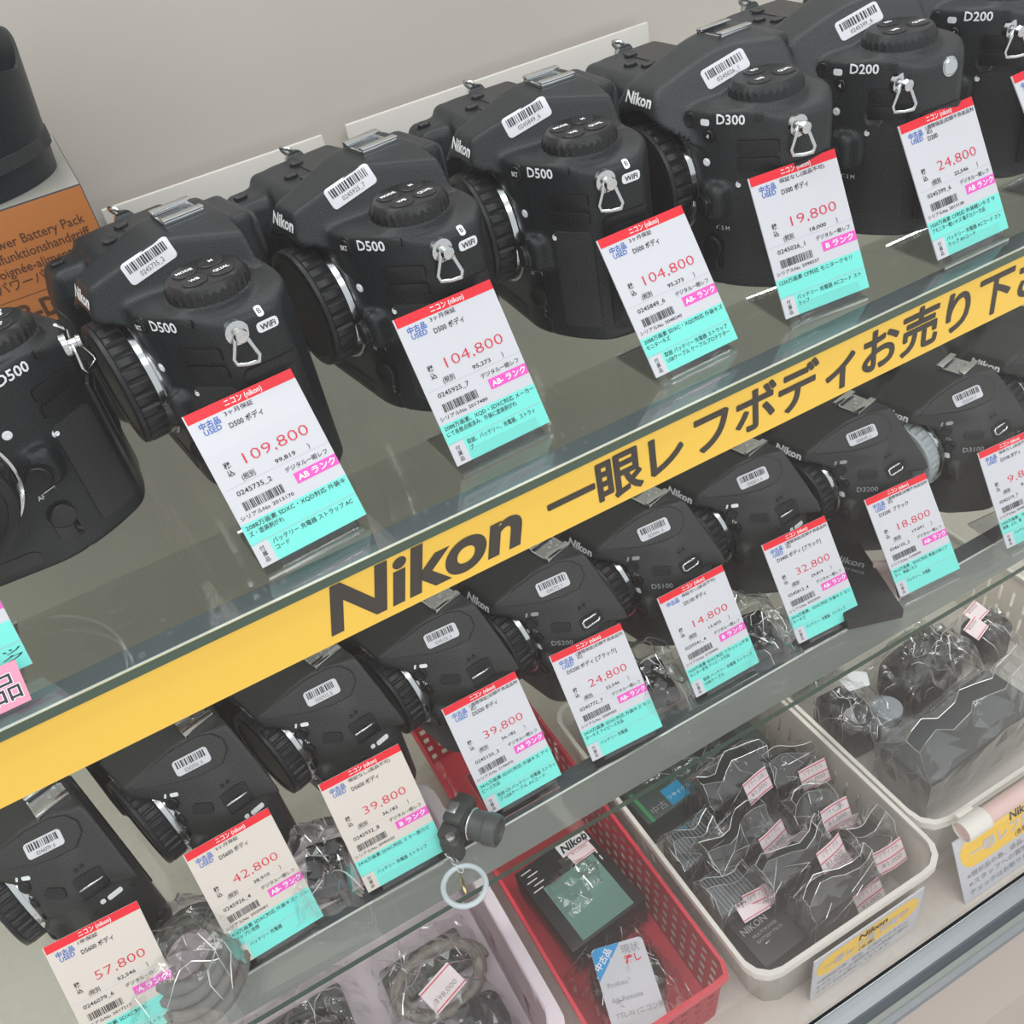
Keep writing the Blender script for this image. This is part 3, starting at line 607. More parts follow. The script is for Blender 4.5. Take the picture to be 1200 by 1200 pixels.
TAGS = [
 ('T1', 0.0324, 0.0197, 0.0831, 0.6126, dict(warranty=W3, name='D500 ボディ', price='109,800', net='99,819', num='0245735_2', rank='AB ランク', serial='2013170', l1=['2088万画素 SDXC・XQD対応 外装キ', 'ズ・塗装剥がれ'], l2=['バッテリー 充電器 ストラップ AC', 'コード'])),
 ('T2', 0.1241, 0.0262, 0.0384, 0.520, dict(warranty=W3, name='D500 ボディ', price='104,800', net='95,273', num='0245925_7', rank='AB- ランク', serial='2017480', l1=['2088万画素、XQD・SDXC対応 メーカー', 'にて各部点検済み、外装に塗装剥がれ'], l2=['取説、バッテリー、充電器、ストラッ', 'プ'])),
 ('T3', 0.2258, 0.0244, 0.0358, 0.5946, dict(warranty=W3, name='D500 ボディ', price='104,800', net='95,273', num='0245849_6', rank='AB- ランク', serial='2048240', l1=['2088万画素 SDXC・XQD対応 外装キズ', 'モニターキズ'], l2=['取説 バッテリー 充電器 ストラップ', 'USBケーブル ケーブルプロテクター'])),
 ('T4', 0.2996, 0.0209, -0.0889, 0.4663, dict(warranty=W0, name='D300 ボディ', price='19,800', net='18,000', num='0245026_1', rank='B ランク', serial='2098337', l1=['1230万画素 CF対応 モニタークモリ'], l2=['バッテリー 充電器 ACコード スト', 'ラップ'])),
 ('T5', 0.3870, 0.0150, 0.0033, 0.500, dict(warranty=W1, name='D200', price='24,800', net='22,546', num='0245399_6', rank='AB ランク', serial='2013138', l1=['1020万画素 CF対応 外装軽いキズ サ', 'ブモニター軽いキズ 端子カバー欠品'], l2=['バッテリー 充電器 ACコード スト', 'ラップ AVコード'])),
 ('T6', 0.4739, 0.0212, 0.0739, 0.5754, dict()),
 ('T0', -0.1062, 0.0240, 0.0, 0.57, dict(l2=['                  ストラッ', '                  プロテク'])),
 ('B1', -0.1381, 0.0063, -0.0367, 0.5964, dict(warranty=WY, name='D5600 ボディ', price='57,800', net='52,546', num='0246079_6', rank='A ランク', serial='2017217', l1=['2416万画素 SDXC対応'], l2=['バッテリー 充電器 ストラップ'])),
 ('B2', -0.0613, 0.0179, 0.0369, 0.6056, dict(warranty=W3, name='D5600 ボディ', price='42,800', net='38,910', num='0245926_4', rank='AB- ランク', serial='2020081', l1=['2416万画素 SDXC対応 外装キズ・スレ', 'グリップ使用感'], l2=['バッテリー 充電器'])),
 ('B3', 0.0120, 0.0171, -0.0160, 0.5500, dict(warranty=W0, name='D5600 ボディ', price='39,800', net='36,182', num='0242932_8', rank='B ランク', serial='2045020', l1=['2416万画素 SDXC対応 ミラー部カビ'], l2=['バッテリー 充電器 ストラップ'])),
 ('B4', 0.0899, 0.0221, -0.0028, 0.6149, dict(warranty=W1, name='D5500 ボディ', price='39,800', net='36,182', num='0245150_3', rank='AB ランク', serial='2198470', l1=['2416万画素 SDXC対応 外装キズ アイ', 'ピース欠品'], l2=['取説 CD バッテリー 充電器 ストラッ', 'プ USBケーブル AVコード'])),
 ('B5', 0.1568, 0.0178, -0.0592, 0.6372, dict(warranty=W1, name='D5200 ボディ [ブラック]', price='24,800', net='22,546', num='0245772_7', rank='AB- ランク', serial='2000083', l1=['2410万画素 SDXC対応 外装キズ モニ', 'ターキズ アイピース欠品'], l2=['バッテリー 充電器'])),
 ('B6', 0.2328, 0.0220, -0.0036, 0.5319, dict(used=False, warranty=W0, name='D5100 ボディ', price='14,800', net='13,455', num='0239341_4', rank='B ランク', serial='2120406', l1=['1620万画素 SDXC対応 フラッシュ不良', 'モニター変色 アイピース欠品'], l2=['取説 バッテリー 充電器 ストラップ', 'USBケーブル'])),
 ('B7', 0.3086, 0.0178, -0.0538, 0.5938, dict(warranty=W1, name='D3400 ボディ [ブラック]', price='32,800', net='29,819', num='0245813_4', rank='AB- ランク', serial='2052094', l1=['2416万画素、SDXC対応 外装キズ モニ', 'ターキズ'], l2=['バッテリー、充電器、ストラップ'])),
 ('B8', 0.3842, 0.0100, -0.0733, 0.6211, dict(warranty=W1, name='D3200  ブラック', price='18,800', net='17,091', num='0246105_2', rank='AB- ランク', serial='2100040', l1=['2416万画素、SDXC対応 液晶の色にア', 'タリ、液晶にキズ'], l2=['バッテリー、充電器'])),
 ('B9', 0.4673, 0.0016, -0.0730, 0.5550, dict(warranty=W0, name='D3100 ボディ', price='9,800', net='8,910', num='0242319_7', rank='B ランク', serial='2098810', l1=['1420万画素、SDXC対応 外', '装傷、よれ、擦'], l2=['バッテリー'])),
]
ORD = ['first', 'second', 'third', 'fourth', 'fifth', 'sixth', 'seventh', 'eighth', 'ninth']
WHERE = {'T6': 'cut by the right edge of the upper row', 'T0': 'cut by the left edge of the upper row'}
for k_ in range(9): WHERE['B%d' % (k_ + 1)] = ORD[k_] + ' from the left on the lower shelf'
for k_ in range(5): WHERE['T%d' % (k_ + 1)] = ORD[k_] + ' whole one from the left on the upper shelf'
for (k, x, y, yaw, tl, d) in TAGS:
    row = 'upper' if k[0] == 'T' else 'lower'
    if 'price' in d:
        d['label'] = 'price tag reading %s yen, %s' % (d['price'], WHERE[k])
        d['stand'] = 'clear acrylic tag stand, ' + WHERE[k]
    else:
        d['label'] = 'red topped price tag ' + WHERE[k]; d['stand'] = 'clear acrylic stand holding the tag ' + WHERE[k]
    price_tag(x, y, 0 if k[0] == 'T' else ZL, yaw, tl, d, k in ('B1', 'B2', 'B3'))
# little pink card leaning before the leftmost tag
t = thing('pink_card', 'small pink card with white characters leaning on the leftmost tag', 'card', (-0.0915, 0.0085, 0.0006), (math.radians(90 - 52), 0, 0))
mb = MB(); mb.box((-0.036, 0, 0), (0.0055, 0.0165, 0.0004)); mb.obj('card', mat('pink_card', (244, 142, 168), 0.5), t)
mb = MB(); put(mb, text2d('現状品', 0.0115, 0.03), -0.0300, 0.0035, 0.0005, 0); put(mb, text2d('現状品', 0.0115, 0.004), -0.0300, 0.0035, 0.0006, 1); mb.obj('lettering', [m_white, m_black], t)

# ================================================================ cameras
R = math.radians
PR = 'larger used camera bodies on the upper shelf'; SM = 'smaller used camera bodies on the lower shelf'
place('pro', 'D500', -0.0945, 0.1120, 0, R(-3), 'black camera body facing the viewer at left end of upper shelf', None, m_cap, True, PR)
place('pro', 'D500', 0.0259, 0.1339, 0, R(-82), 'first side-on camera body of the upper row, beside the orange box', '0245735_2', m_cap, True, PR)
place('pro', 'D500', 0.1170, 0.1360, 0, R(-81.7), 'second side-on camera body of the upper row, triangular strap ring hanging', '0245925_7', m_cap, True, PR)
place('pro', 'D500', 0.2138, 0.1421, 0, R(-91.7), 'third side-on camera body of the upper row, before the longer pale strip', '0245849_6', m_cap, True, PR)
place('dome', 'D300', 0.3021, 0.1229, 0, R(-88.9), 'fourth side-on camera body of the upper row, smooth rounded top', '0245026_1', m_cap, True, PR)
place('dome', 'D200', 0.3838, 0.1210, 0, R(-92), 'camera body with round silver sync socket on its side, upper shelf', '0245399_6', m_cap, True, PR)
place('dome', 'D200', 0.4710, 0.1305, 0, R(-94), 'black camera body cut by right edge of photo, upper shelf', None, m_cap, True, PR)
for (mdl, x, y, th, num, lt, cp, lb) in (
    ('D5600', -0.1514, 0.1125, -73.1, '0246079_6', True, m_cap, 'small black camera body, leftmost of the lower row, above the coiled cable'),
    ('D5600', -0.0731, 0.1173, -71.7, '0245926_4', True, m_cap, 'small black camera body, second from the left in the lower row'),
    ('D5600', 0.0028, 0.1195, -72.3, '0242932_8', True, m_cap, 'small black camera body, third from the left in the lower row'),
    ('D5500', 0.0775, 0.1174, -75.5, '0245150_3', True, m_cap, 'small black camera body, fourth from the left in the lower row'),
    ('D5200', 0.1492, 0.1135, -75.8, '0245772_7', False, m_cap, 'small black camera body, fifth from the left in the lower row'),
    ('D5100', 0.2224, 0.1164, -76.0, '0239341_4', False, m_cap, 'small black camera body, sixth from the left in the lower row'),
    ('D3400', 0.2985, 0.1175, -77.0, '0245813_4', True, m_cap, 'small black camera body, seventh from the left in the lower row, latched strap slot'),
    ('D3200', 0.3783, 0.1077, -78.4, '0246105_2', False, m_cap, 'small black camera body, eighth from the left in the lower row'),
    ('D3100', 0.4547, 0.0954, -76.2, '0242319_7', False, m_capw, 'small black camera body wearing a milky white mount cap, lower shelf'),
    ('D3100', 0.5390, 0.0980, -76.0, None, False, m_cap, 'black camera body cut by right edge of photo, lower shelf')):
    place('small', mdl, x, y, ZL, R(th), lb, num, cp, lt, SM)

# ================================================================ orange carton and lens hood, upper left
m_or = mat('orange_carton', (206, 128, 66), 0.4, mottle=0.08, mscale=12); m_cart = mat('carton_grey', (52, 56, 60), 0.45)
t = thing('carton', 'orange and dark grey carton with printed words behind the front-facing camera', 'box', (-0.075, 0.243, 0.0003))
mb = MB(); mb.bbox((-0.09, 0, 0), (0.087, 0.118, 0.103), 0.0008)
mb.obj('carton_body', m_cart, t, 30)
mb = MB(); rect(mb, -0.0895, 0.042, 0.0865, 0.1025, 0.0001, 0); o = mb.obj('orange_front', m_or, t); o.rotation_euler = (math.radians(90), 0, 0); o.location = (0, -0.0001, 0)
mb = MB(); rect(mb, -0.0895, 0.0005, 0.0865, 0.1175, 0.0001, 0); o = mb.obj('carton_top', mat('carton_top_grey', (150, 148, 142), 0.35), t); o.location = (0, 0, 0.103)
mb = MB()
for k, sx in enumerate(('Multi-Power Battery Pack', 'Multifunktionshandgriff', "Poignée-alimentation", 'マルチパワーバッテリー')):
    put(mb, text2d(sx, 0.0069, 0.008, 0.92, 0, None, 'R'), 0.0815 if k < 3 else 0.077, 0.0850 - 0.0070 * k, 0.0003, 0)
put(mb, text2d('MB-D', 0.0140, 0.03, 0.95), 0.020, 0.0460, 0.0003, 0); rect(mb, -0.0895, 0.0592, 0.0865, 0.0595, 0.0003, 0)
o = mb.obj('lettering', mat('carton_brown_print', (98, 62, 40), 0.5), t); o.rotation_euler = (math.radians(90), 0, 0); o.location = (0, -0.0001, 0)
mb = MB(); mb.v = [np.array([(0.045, 0.004, 0), (0.052, 0.004, 0), (0.064, 0.038, 0), (0.078, 0.004, 0), (0.085, 0.004, 0), (0.068, 0.041, 0), (0.060, 0.041, 0)])]; mb.f = [(0, 1, 2, 6), (2, 5, 6), (2, 3, 4, 5)]; mb.m = [0, 0, 0]; mb.n = 7
o = mb.obj('printed_shape', mat('carton_light_print', (98, 102, 104), 0.5), t); o.rotation_euler = (math.radians(90), 0, 0); o.location = (0, -0.0004, 0)
t = thing('lens_hood', 'black petal lens hood standing on the orange carton', 'lens hood', (-0.0395, 0.297, 0.1036), 0.35)
mb = MB(); n = 72; v = []
for r0, r1, dz in ((0.046, 0.053, 0), (0.0445, 0.0513, 0)):
    for j in range(7):
        for k in range(n):
            a = 2 * math.pi * k / n; top = 0.052 + 0.014 * abs(math.cos(2 * a)) ** 1.5 * (1 if abs(math.cos(a)) > 0.7 else 0.35); q = j / 6; rr = r0 + (r1 - r0) * q
            v.append((rr * math.cos(a), rr * math.sin(a), q * top))
f = []
for L_ in (0, 1):
    for j in range(6):
        for k in range(n): q = [L_ * 7 * n + j * n + k, L_ * 7 * n + j * n + (k + 1) % n, L_ * 7 * n + (j + 1) * n + (k + 1) % n, L_ * 7 * n + (j + 1) * n + k]; f.append(q if L_ == 0 else q[::-1])
for k in range(n):
    a, b = k, (k + 1) % n; f.append((6 * n + a, 6 * n + b, 13 * n + b, 13 * n + a)); f.append((b, a, 7 * n + a, 7 * n + b))
mb.add(v, f); mb.obj('hood', m_body, t, 40)
mb = MB(); mb.lathe([(0.0475, 0.012), (0.0492, 0.0125), (0.0492, 0.019), (0.048, 0.0195)], 90, 0, None, lambda j, k: 0.985 if k % 6 < 2 and j in (1, 2) else 1, False); mb.obj('grip_band', m_rub, t, 30)

# ================================================================ key ring with a toy camera on the lower shelf
t = thing('key_ring', 'toy camera key ring with a white loop at the lower shelf edge', 'key ring', (0.0485, 0.0235, ZL + 0.0005), R(38))
t.scale = (1.18,) * 3
B_ = MB(); B_.bbox((-0.0125, -0.004, 0.0), (0.0125, 0.005, 0.0155), 0.0018); B_.bbox((-0.0065, -0.006, 0.0145), (0.006, 0.004, 0.0205), 0.0018); B_.bbox((-0.0155, -0.0075, 0.0), (-0.0085, 0.003, 0.0145), 0.0026); toy = B_.obj('toy_body', mat('toy_dark', (52, 56, 54), 0.45), t, 40)
mb = MB(); mb.lathe([(0.0078, 0), (0.0082, 0.002), (0.0078, 0.003), (0.0080, 0.010), (0.0086, 0.0105), (0.0086, 0.0125), (0.0080, 0.016), (0.0068, 0.0165), (0.0062, 0.0145), (0.001, 0.0142)], 40, 0, Matrix.Translation((0.0015, -0.004, 0.0082)) @ RY); mb.obj('toy_lens', mat('toy_grey', (74, 78, 76), 0.4), t, 30)
mb = MB(); mb.lathe([(0.0083, 0.0018), (0.0085, 0.0024), (0.0083, 0.003)], 40, 0, Matrix.Translation((0.0015, -0.004, 0.0082)) @ RY); mb.obj('toy_lens_ring', m_chrome, t, True)
mb = MB(); mb.bbox((-0.003, -0.002, 0.0203), (0.003, 0.003, 0.0214), 0.0003); mb.obj('toy_shoe', m_steel, t, 30)
mb = MB(); mb.lathe([(0.0022, 0.0143), (0.0022, 0.0165), (0.001, 0.0168)], 20, 0, Matrix.Translation((-0.0118, -0.003, 0))); mb.obj('toy_dial', m_steel, t, 30)
mb = MB()
for k in range(6):
    c = Vector((-0.0140 - 0.0009 * k, 0.0005 - 0.0017 * k, 0.0062 - 0.0008 * k)); ax = Vector((-0.45, -0.82, -0.3)).normalized(); p2 = ax.cross(Vector((0, 0, 1))).normalized() if k % 2 else ax.cross(Vector((0.3, 0.8, 0.2))).normalized()
    mb.tube([c + ax * 0.0022 * math.cos(a) + p2 * 0.0013 * math.sin(a) for a in [2 * math.pi * i / 12 for i in range(12)]], 0.00035, 0, 6, True)
mb.obj('chain', m_chrome, t, True)
mb = MB(); c = Vector((-0.0253, -0.0138, 0.0020)); mb.tube([c + Vector((0.0098 * math.cos(a), 0.0098 * math.sin(a), 0.0006 * math.sin(a))) for a in [2 * math.pi * i / 40 for i in range(40)]], 0.0013, 0, 10, True)
o = mb.obj('loop', mat('frosted_white', (196, 206, 210), 0.35), t, True); o['label'] = 'white plastic loop'
mb = MB(); mb.tube([c + Vector((x * 0.001, y * 0.001, 0.0004)) for x, y in ((-3.5, -2.5), (-1, 0), (2, 2.4), (4.5, 4.6))], [0.0006, 0.0012, 0.0010, 0.0005], 0, 8); mb.obj('clasp', mat('brass', (206, 190, 140), 0.25, 1.0), t, True)

# ================================================================ baskets on the floor of the case
def loop(x0, x1, y0, y1, r, svals):
    """points on a rounded rectangle at arc lengths; returns total length when svals is None"""
    segs = []; w, d = x1 - x0 - 2 * r, y1 - y0 - 2 * r; q = math.pi * r / 2
    T_ = 2 * w + 2 * d + 4 * q
    if svals is None: return T_
    out = []
    for s_ in svals:
        s_ %= T_
        for kind, ln, data in (('l', w, ((x0 + r, y0), (1, 0))), ('a', q, ((x1 - r, y0 + r), -90)), ('l', d, ((x1, y0 + r), (0, 1))), ('a', q, ((x1 - r, y1 - r), 0)), ('l', w, ((x1 - r, y1), (-1, 0))), ('a', q, ((x0 + r, y1 - r), 90)), ('l', d, ((x0, y1 - r), (0, -1))), ('a', q, ((x0 + r, y0 + r), 180))):
            if s_ <= ln + 1e-12:
                if kind == 'l': out.append((data[0][0] + data[1][0] * s_, data[0][1] + data[1][1] * s_))
                else:
                    a = math.radians(data[1]) + s_ / r; out.append((data[0][0] + r * math.cos(a), data[0][1] + r * math.sin(a)))
                break
            s_ -= ln
    return out
def basket(label, x0, x1, y0, y1, h, r, inset, mt, pat, zs, hole, rim, base_holes=False, yaw=0):
    cx, cy = (x0 + x1) / 2, (y0 + y1) / 2
    t = thing('basket', label, 'basket', (cx, cy, ZF + 0.0004), yaw, 'plastic baskets on the case floor'); x0 -= cx; x1 -= cx; y0 -= cy; y1 -= cy
    T_ = loop(x0, x1, y0, y1, r, None); n = max(1, round(T_ / sum(pat))); sc = T_ / (n * sum(pat)); ss = []; a = 0
    for k in range(n):
        for q in pat: ss.append(a); a += q * sc
    ss = np.array(ss); N = len(ss); top = np.array(loop(x0, x1, y0, y1, r, ss)); bot = top * [1 - 2 * inset / (x1 - x0), 1 - 2 * inset / (y1 - y0)]
    bm = bmesh.new(); grid = []
    for z in zs:
        q = z / h; grid.append([bm.verts.new((*(bot[k] * (1 - q) + top[k] * q), z)) for k in range(N)])
    for j in range(len(zs) - 1):
        for k in range(N):
            if hole(k % len(pat), j, top[k]): continue
            bm.faces.new((grid[j][k], grid[j][(k + 1) % N], grid[j + 1][(k + 1) % N], grid[j + 1][k]))
    bmesh.ops.solidify(bm, geom=bm.faces[:], thickness=0.0016); bm.normal_update()
    me = bpy.data.meshes.new('wall'); bm.to_mesh(me); bm.free(); me.materials.append(mt); link('side_wall', me, t)
    mb = MB()
    if base_holes:
        xs = np.arange(bot[:, 0].min(), bot[:, 0].max() + 0.001, 0.0085); ys = np.arange(bot[:, 1].min(), bot[:, 1].max() + 0.001, 0.0085)
        for x in xs: mb.box((x - 0.0014, ys[0], 0.0), (x + 0.0014, ys[-1], 0.0016))
        for y in ys: mb.box((xs[0], y - 0.0014, 0.0001), (xs[-1], y + 0.0014, 0.0015))
    else:
        mb.add([(*p, 0) for p in bot] + [(*p, 0.0016) for p in bot], [tuple(range(N))[::-1], tuple(range(N, 2 * N))] + [(k, (k + 1) % N, N + (k + 1) % N, N + k) for k in range(N)])
    mb.obj('base', mt, t)
    mb = MB(); nn = 96; st = np.linspace(0, T_, nn, endpoint=False); P = np.array(loop(x0, x1, y0, y1, r, st)); Wd = P * [1 + 2 * rim / (x1 - x0), 1 + 2 * rim / (y1 - y0)]
    v = []
    for pts, z in ((P, h), (P, h + 0.0022), (Wd, h + 0.0022), (Wd, h - 0.004), (P * [1 + 2 * (rim - 0.0012) / (x1 - x0), 1 + 2 * (rim - 0.0012) / (y1 - y0)], h - 0.004), (P * [1 + 2 * (rim - 0.0012) / (x1 - x0), 1 + 2 * (rim - 0.0012) / (y1 - y0)], h)):
        v += [(*p, z) for p in pts]
    mb.add(v, [(a * nn + k, a * nn + (k + 1) % nn, ((a + 1) % 6) * nn + (k + 1) % nn, ((a + 1) % 6) * nn + k) for a in range(6) for k in range(nn)])
    mb.obj('rim', mt, t, 40); return t
m_redp = mat('red_plastic', (214, 56, 72), 0.38); m_whp = mat('cream_plastic', (226, 221, 212), 0.4); m_lil = mat('lilac_white_plastic', (226, 212, 220), 0.42)
zr = [0, 0.006] + [0.006 + q for k in range(5) for q in (0.009 * k + 0.006, 0.009 * k + 0.009)] + [0.06]
zr = [0.0, 0.006, 0.0105, 0.016, 0.0205, 0.026, 0.0305, 0.036, 0.0405, 0.046, 0.0495, 0.056]
basket('red lattice basket between the lilac and the cream baskets', 0.0665, 0.1525, -0.0755, 0.215, 0.056, 0.006, 0.005, m_redp, (0.0056, 0.0046), zr, lambda k, j, p: k == 1 and j % 2 == 1 and j < 10, 0.0022, False)
zw = [0, 0.012, 0.026, 0.032, 0.046, 0.06]
slit = lambda k, j, p: k == 1 and j in (1, 3) and -0.095 < p[1] < 0.11
basket('cream slotted basket holding the bagged batteries', 0.1640, 0.3055, -0.0905, 0.150, 0.060, 0.016, 0.007, m_whp, (0.0095, 0.0022), zw, lambda k, j, p: k == 1 and j in (1, 3) and abs(p[0]) > 0.06 and abs(p[1]) < 0.10, 0.0028)
basket('cream basket at right edge with label holder on its front', 0.3130, 0.5300, -0.0720, 0.150, 0.060, 0.016, 0.007, m_whp, (0.0095, 0.0022), zw, lambda k, j, p: k == 1 and j in (1, 3) and abs(p[0]) > 0.09 and abs(p[1]) < 0.10, 0.0028)
basket('lilac white basket with bagged cables, left of the red basket', -0.1600, 0.0490, -0.0520, 0.150, 0.056, 0.018, 0.007, m_lil, (0.01,), zw, lambda k, j, p: False, 0.0085)

# ---------------------------------------------------------------- bagged things
def crumple(mb, w, d, h, seed, n=20, amp=0.006, M=None, base=0.0):
    """loose film pillow, creased"""
    v = []; f = []; r = random.Random(seed); o = Vector((seed * 3.1, seed * 1.7, seed * 0.9))
    for lay in (1, 0):
        for j in range(n + 1):
            for i in range(n + 1):
                a, b = 2 * i / n - 1, 2 * j / n - 1; k = (1 - abs(a) ** 3) * (1 - abs(b) ** 3)
                p = Vector((a * w / 2, b * d / 2, 0)); q = noise.noise(p * 55 + o); q2 = noise.noise(p * 130 + o * 2)
                crease = (0.5 - abs(q)) * amp * 1.6 + (0.4 - abs(q2)) * amp * 0.9
                z = base + (h * k ** 0.6 * (0.85 + 0.3 * noise.noise(p * 22 + o)) + crease * (0.25 + 0.75 * k ** 0.3) + amp * 0.6) * lay + (0.0002 if not lay else 0)
                jx = noise.noise(p * 70 + o * 3) * amp * 0.5; jy = noise.noise(p * 70 + o * 4) * amp * 0.5
                v.append((p.x + jx, p.y + jy, max(z, 0.0003 if lay else 0.0)))
        s0 = 0 if lay else (n + 1) ** 2
        for j in range(n):
            for i in range(n):
                q = s0 + j * (n + 1) + i
                f += [(q, q + 1, q + n + 2), (q, q + n + 2, q + n + 1)] if (i + j) % 2 else [(q, q + 1, q + n + 1), (q + 1, q + n + 2, q + n + 1)]
    if not True: pass
    f = f[:n * n * 2]; v = v[:(n + 1) ** 2]
    v = np.array(v)
    if M is not None: v = np.array([M @ Vector(p) for p in v])
    mb.add(v, f)
    for _ in range(int(n * 1.3)):  # thin pale ridges along folds, glints built as shape
        i, j = r.randint(1, n - 1), r.randint(1, n - 1); di, dj = r.choice([(1, 0), (0, 1), (1, 1), (1, -1), (-1, 1)]); pts = []
        for _k in range(r.randint(3, max(4, n // 2))):
            if not (0 <= i <= n and 0 <= j <= n): break
            pts.append(v[j * (n + 1) + i] + np.array([0, 0, 0.0003])); i += di; j += dj
            if r.random() < 0.25: di, dj = r.choice([(di, dj), (di, 0), (0, dj)]) if di and dj else (di, dj)
            if di == 0 and dj == 0: break
        pts = [p for k, p in enumerate(pts) if k == 0 or np.linalg.norm(p - pts[k - 1]) > 1e-6]
        if len(pts) > 2: w_ = r.choice([0.00012, 0.0002, 0.00032]); mb.tube(pts, [w_ * (0.35 + 1.3 * math.sin(math.pi * (k + 0.3) / len(pts))) for k in range(len(pts))], 1, 4)
def wrap(mb, lo, hi, seed, flap=0.014, n=7):
    """film drawn over a box, its mouth standing up as a pinched flap"""
    lo = np.array(lo) - 0.0018; hi = np.array(hi) + 0.0018; lo[2] = max(lo[2], 0.0004); o = Vector((seed * 2.3, seed * 1.1, 5.0))
    per = []; N = 4 * n
    for s_ in range(4):
        c = [(lo[0], lo[1]), (hi[0], lo[1]), (hi[0], hi[1]), (lo[0], hi[1])]; a, b = np.array(c[s_]), np.array(c[(s_ + 1) % 4])
        per += [a + (b - a) * k / n for k in range(n)]
    per = np.array(per); cy = (lo[1] + hi[1]) / 2; v = []; lev = [0, 0.25, 0.5, 0.75, 1.0, 1.12, 1.3, 1.5]
    for q in lev:
        for p in per:
            x, y = p; z = lo[2] + (hi[2] - lo[2]) * min(q, 1) + (max(q - 1, 0) / 0.5) * flap
            if q > 1: t_ = (q - 1) / 0.5; y = cy + (y - cy) * (1 - 0.75 * t_) + 0.004 * t_ * math.sin(p[0] * 140 + seed); x += noise.noise(Vector((x * 40, q * 3, seed))) * 0.006 * t_; z += noise.noise(Vector((x * 60, 2, seed))) * flap * 0.5 * t_
            w_ = Vector((x, y, z)); k = 0.0016 * (1 if q > 0.1 else 0.3)
            v.append((x + noise.noise(w_ * 120 + o) * k, y + noise.noise(w_ * 120 + o * 2) * k, z + (noise.noise(w_ * 90 + o) * k * 0.6 if q > 0.1 else 0)))
    f = []
    for j in range(len(lev) - 1):
        for k in range(N):
            a, b, c, d = j * N + k, j * N + (k + 1) % N, (j + 1) * N + (k + 1) % N, (j + 1) * N + k
            f += [(a, b, c), (a, c, d)] if k % 2 else [(a, b, d), (b, c, d)]
    mb.add(v, f)
    L0 = (len(lev) - 1) * N; mb.tube([v[L0 + k] for k in range(N)], 0.00026, 1, 4, True)  # pale tube round the bag mouth, an edge glint built as shape
    for k in (0, n, 2 * n, 3 * n): mb.tube([v[j * N + k] for j in range(2, len(lev))], 0.0002, 1, 4)
    rr_ = random.Random(seed)
    for _ in range(16):
        k = rr_.randint(0, N - 1); j0 = rr_.randint(2, 4); mb.tube([np.array(v[j * N + (k + (j - j0) * rr_.choice([0, 1])) % N]) * np.array([1.004, 1.004, 1]) for j in range(j0, j0 + 4)], [0.00008, 0.0002, 0.0002, 0.00008], 1, 4)
m_stk = mat('pinkish_white_paper', (240, 224, 226), 0.5); m_stl = mat('sticker_red_line', (220, 92, 110), 0.5); m_blk = mat('battery_black', (30, 33, 33), 0.4)
def price_sticker(parent, M, w=0.021, h=0.016, txt=('リサイクル', '¥1,000'), lines=(0.08, 0.5, 0.92), seed=0):
    mb = MB(); n = 6; v = []; f = []
    for j in (0, 1):
        for i in range(n + 1):
            x = (i / n - 0.5) * w; v.append((x, (j - 0.5) * h, 0.0012 * math.cos(i / n * 3.0 + seed)))
    for i in range(n): f.append((i, i + 1, n + 2 + i, n + 1 + i))
    v = np.array([M @ Vector(p) for p in v]); mb.add(v, f)
    o = mb.obj('price_sticker', m_stk, parent)
    o['label'] = 'pinkish white price sticker with red lines'
    mb = MB(); zz = lambda x: 0.0012 * math.cos((x / w + 0.5) * 3.0 + seed) + 0.0002
    def lay(vv, ff, mi): mb.add(np.array([M @ Vector((p[0], p[1], zz(p[0]))) for p in vv]), ff, mi)
    for q in lines:
        xs = np.linspace(-w / 2, w / 2, 7); y = (q - 0.5) * h
        lay([(x, y - h * 0.025) for x in xs] + [(x, y + h * 0.025) for x in xs], [(i, i + 1, 8 + i, 7 + i) for i in range(6)], 0)
    for k, tx in enumerate(txt):
        vv, ff = text2d(tx, h * 0.26, 0.0, 1, 0, w * 0.7, 'L')
        if len(vv): lay(vv + [-w * 0.35, h * (0.17 - 0.42 * k)], ff, 1)
    mb.obj('sticker_print', [m_stl, m_grey], o)
def Msk(x, y, z, rz=0, rx=0, ry=0): return Matrix.Translation((x, y, z)) @ Matrix.Rotation(math.radians(rz), 4, 'Z') @ Matrix.Rotation(math.radians(rx), 4, 'X') @ Matrix.Rotation(math.radians(ry), 4, 'Y')
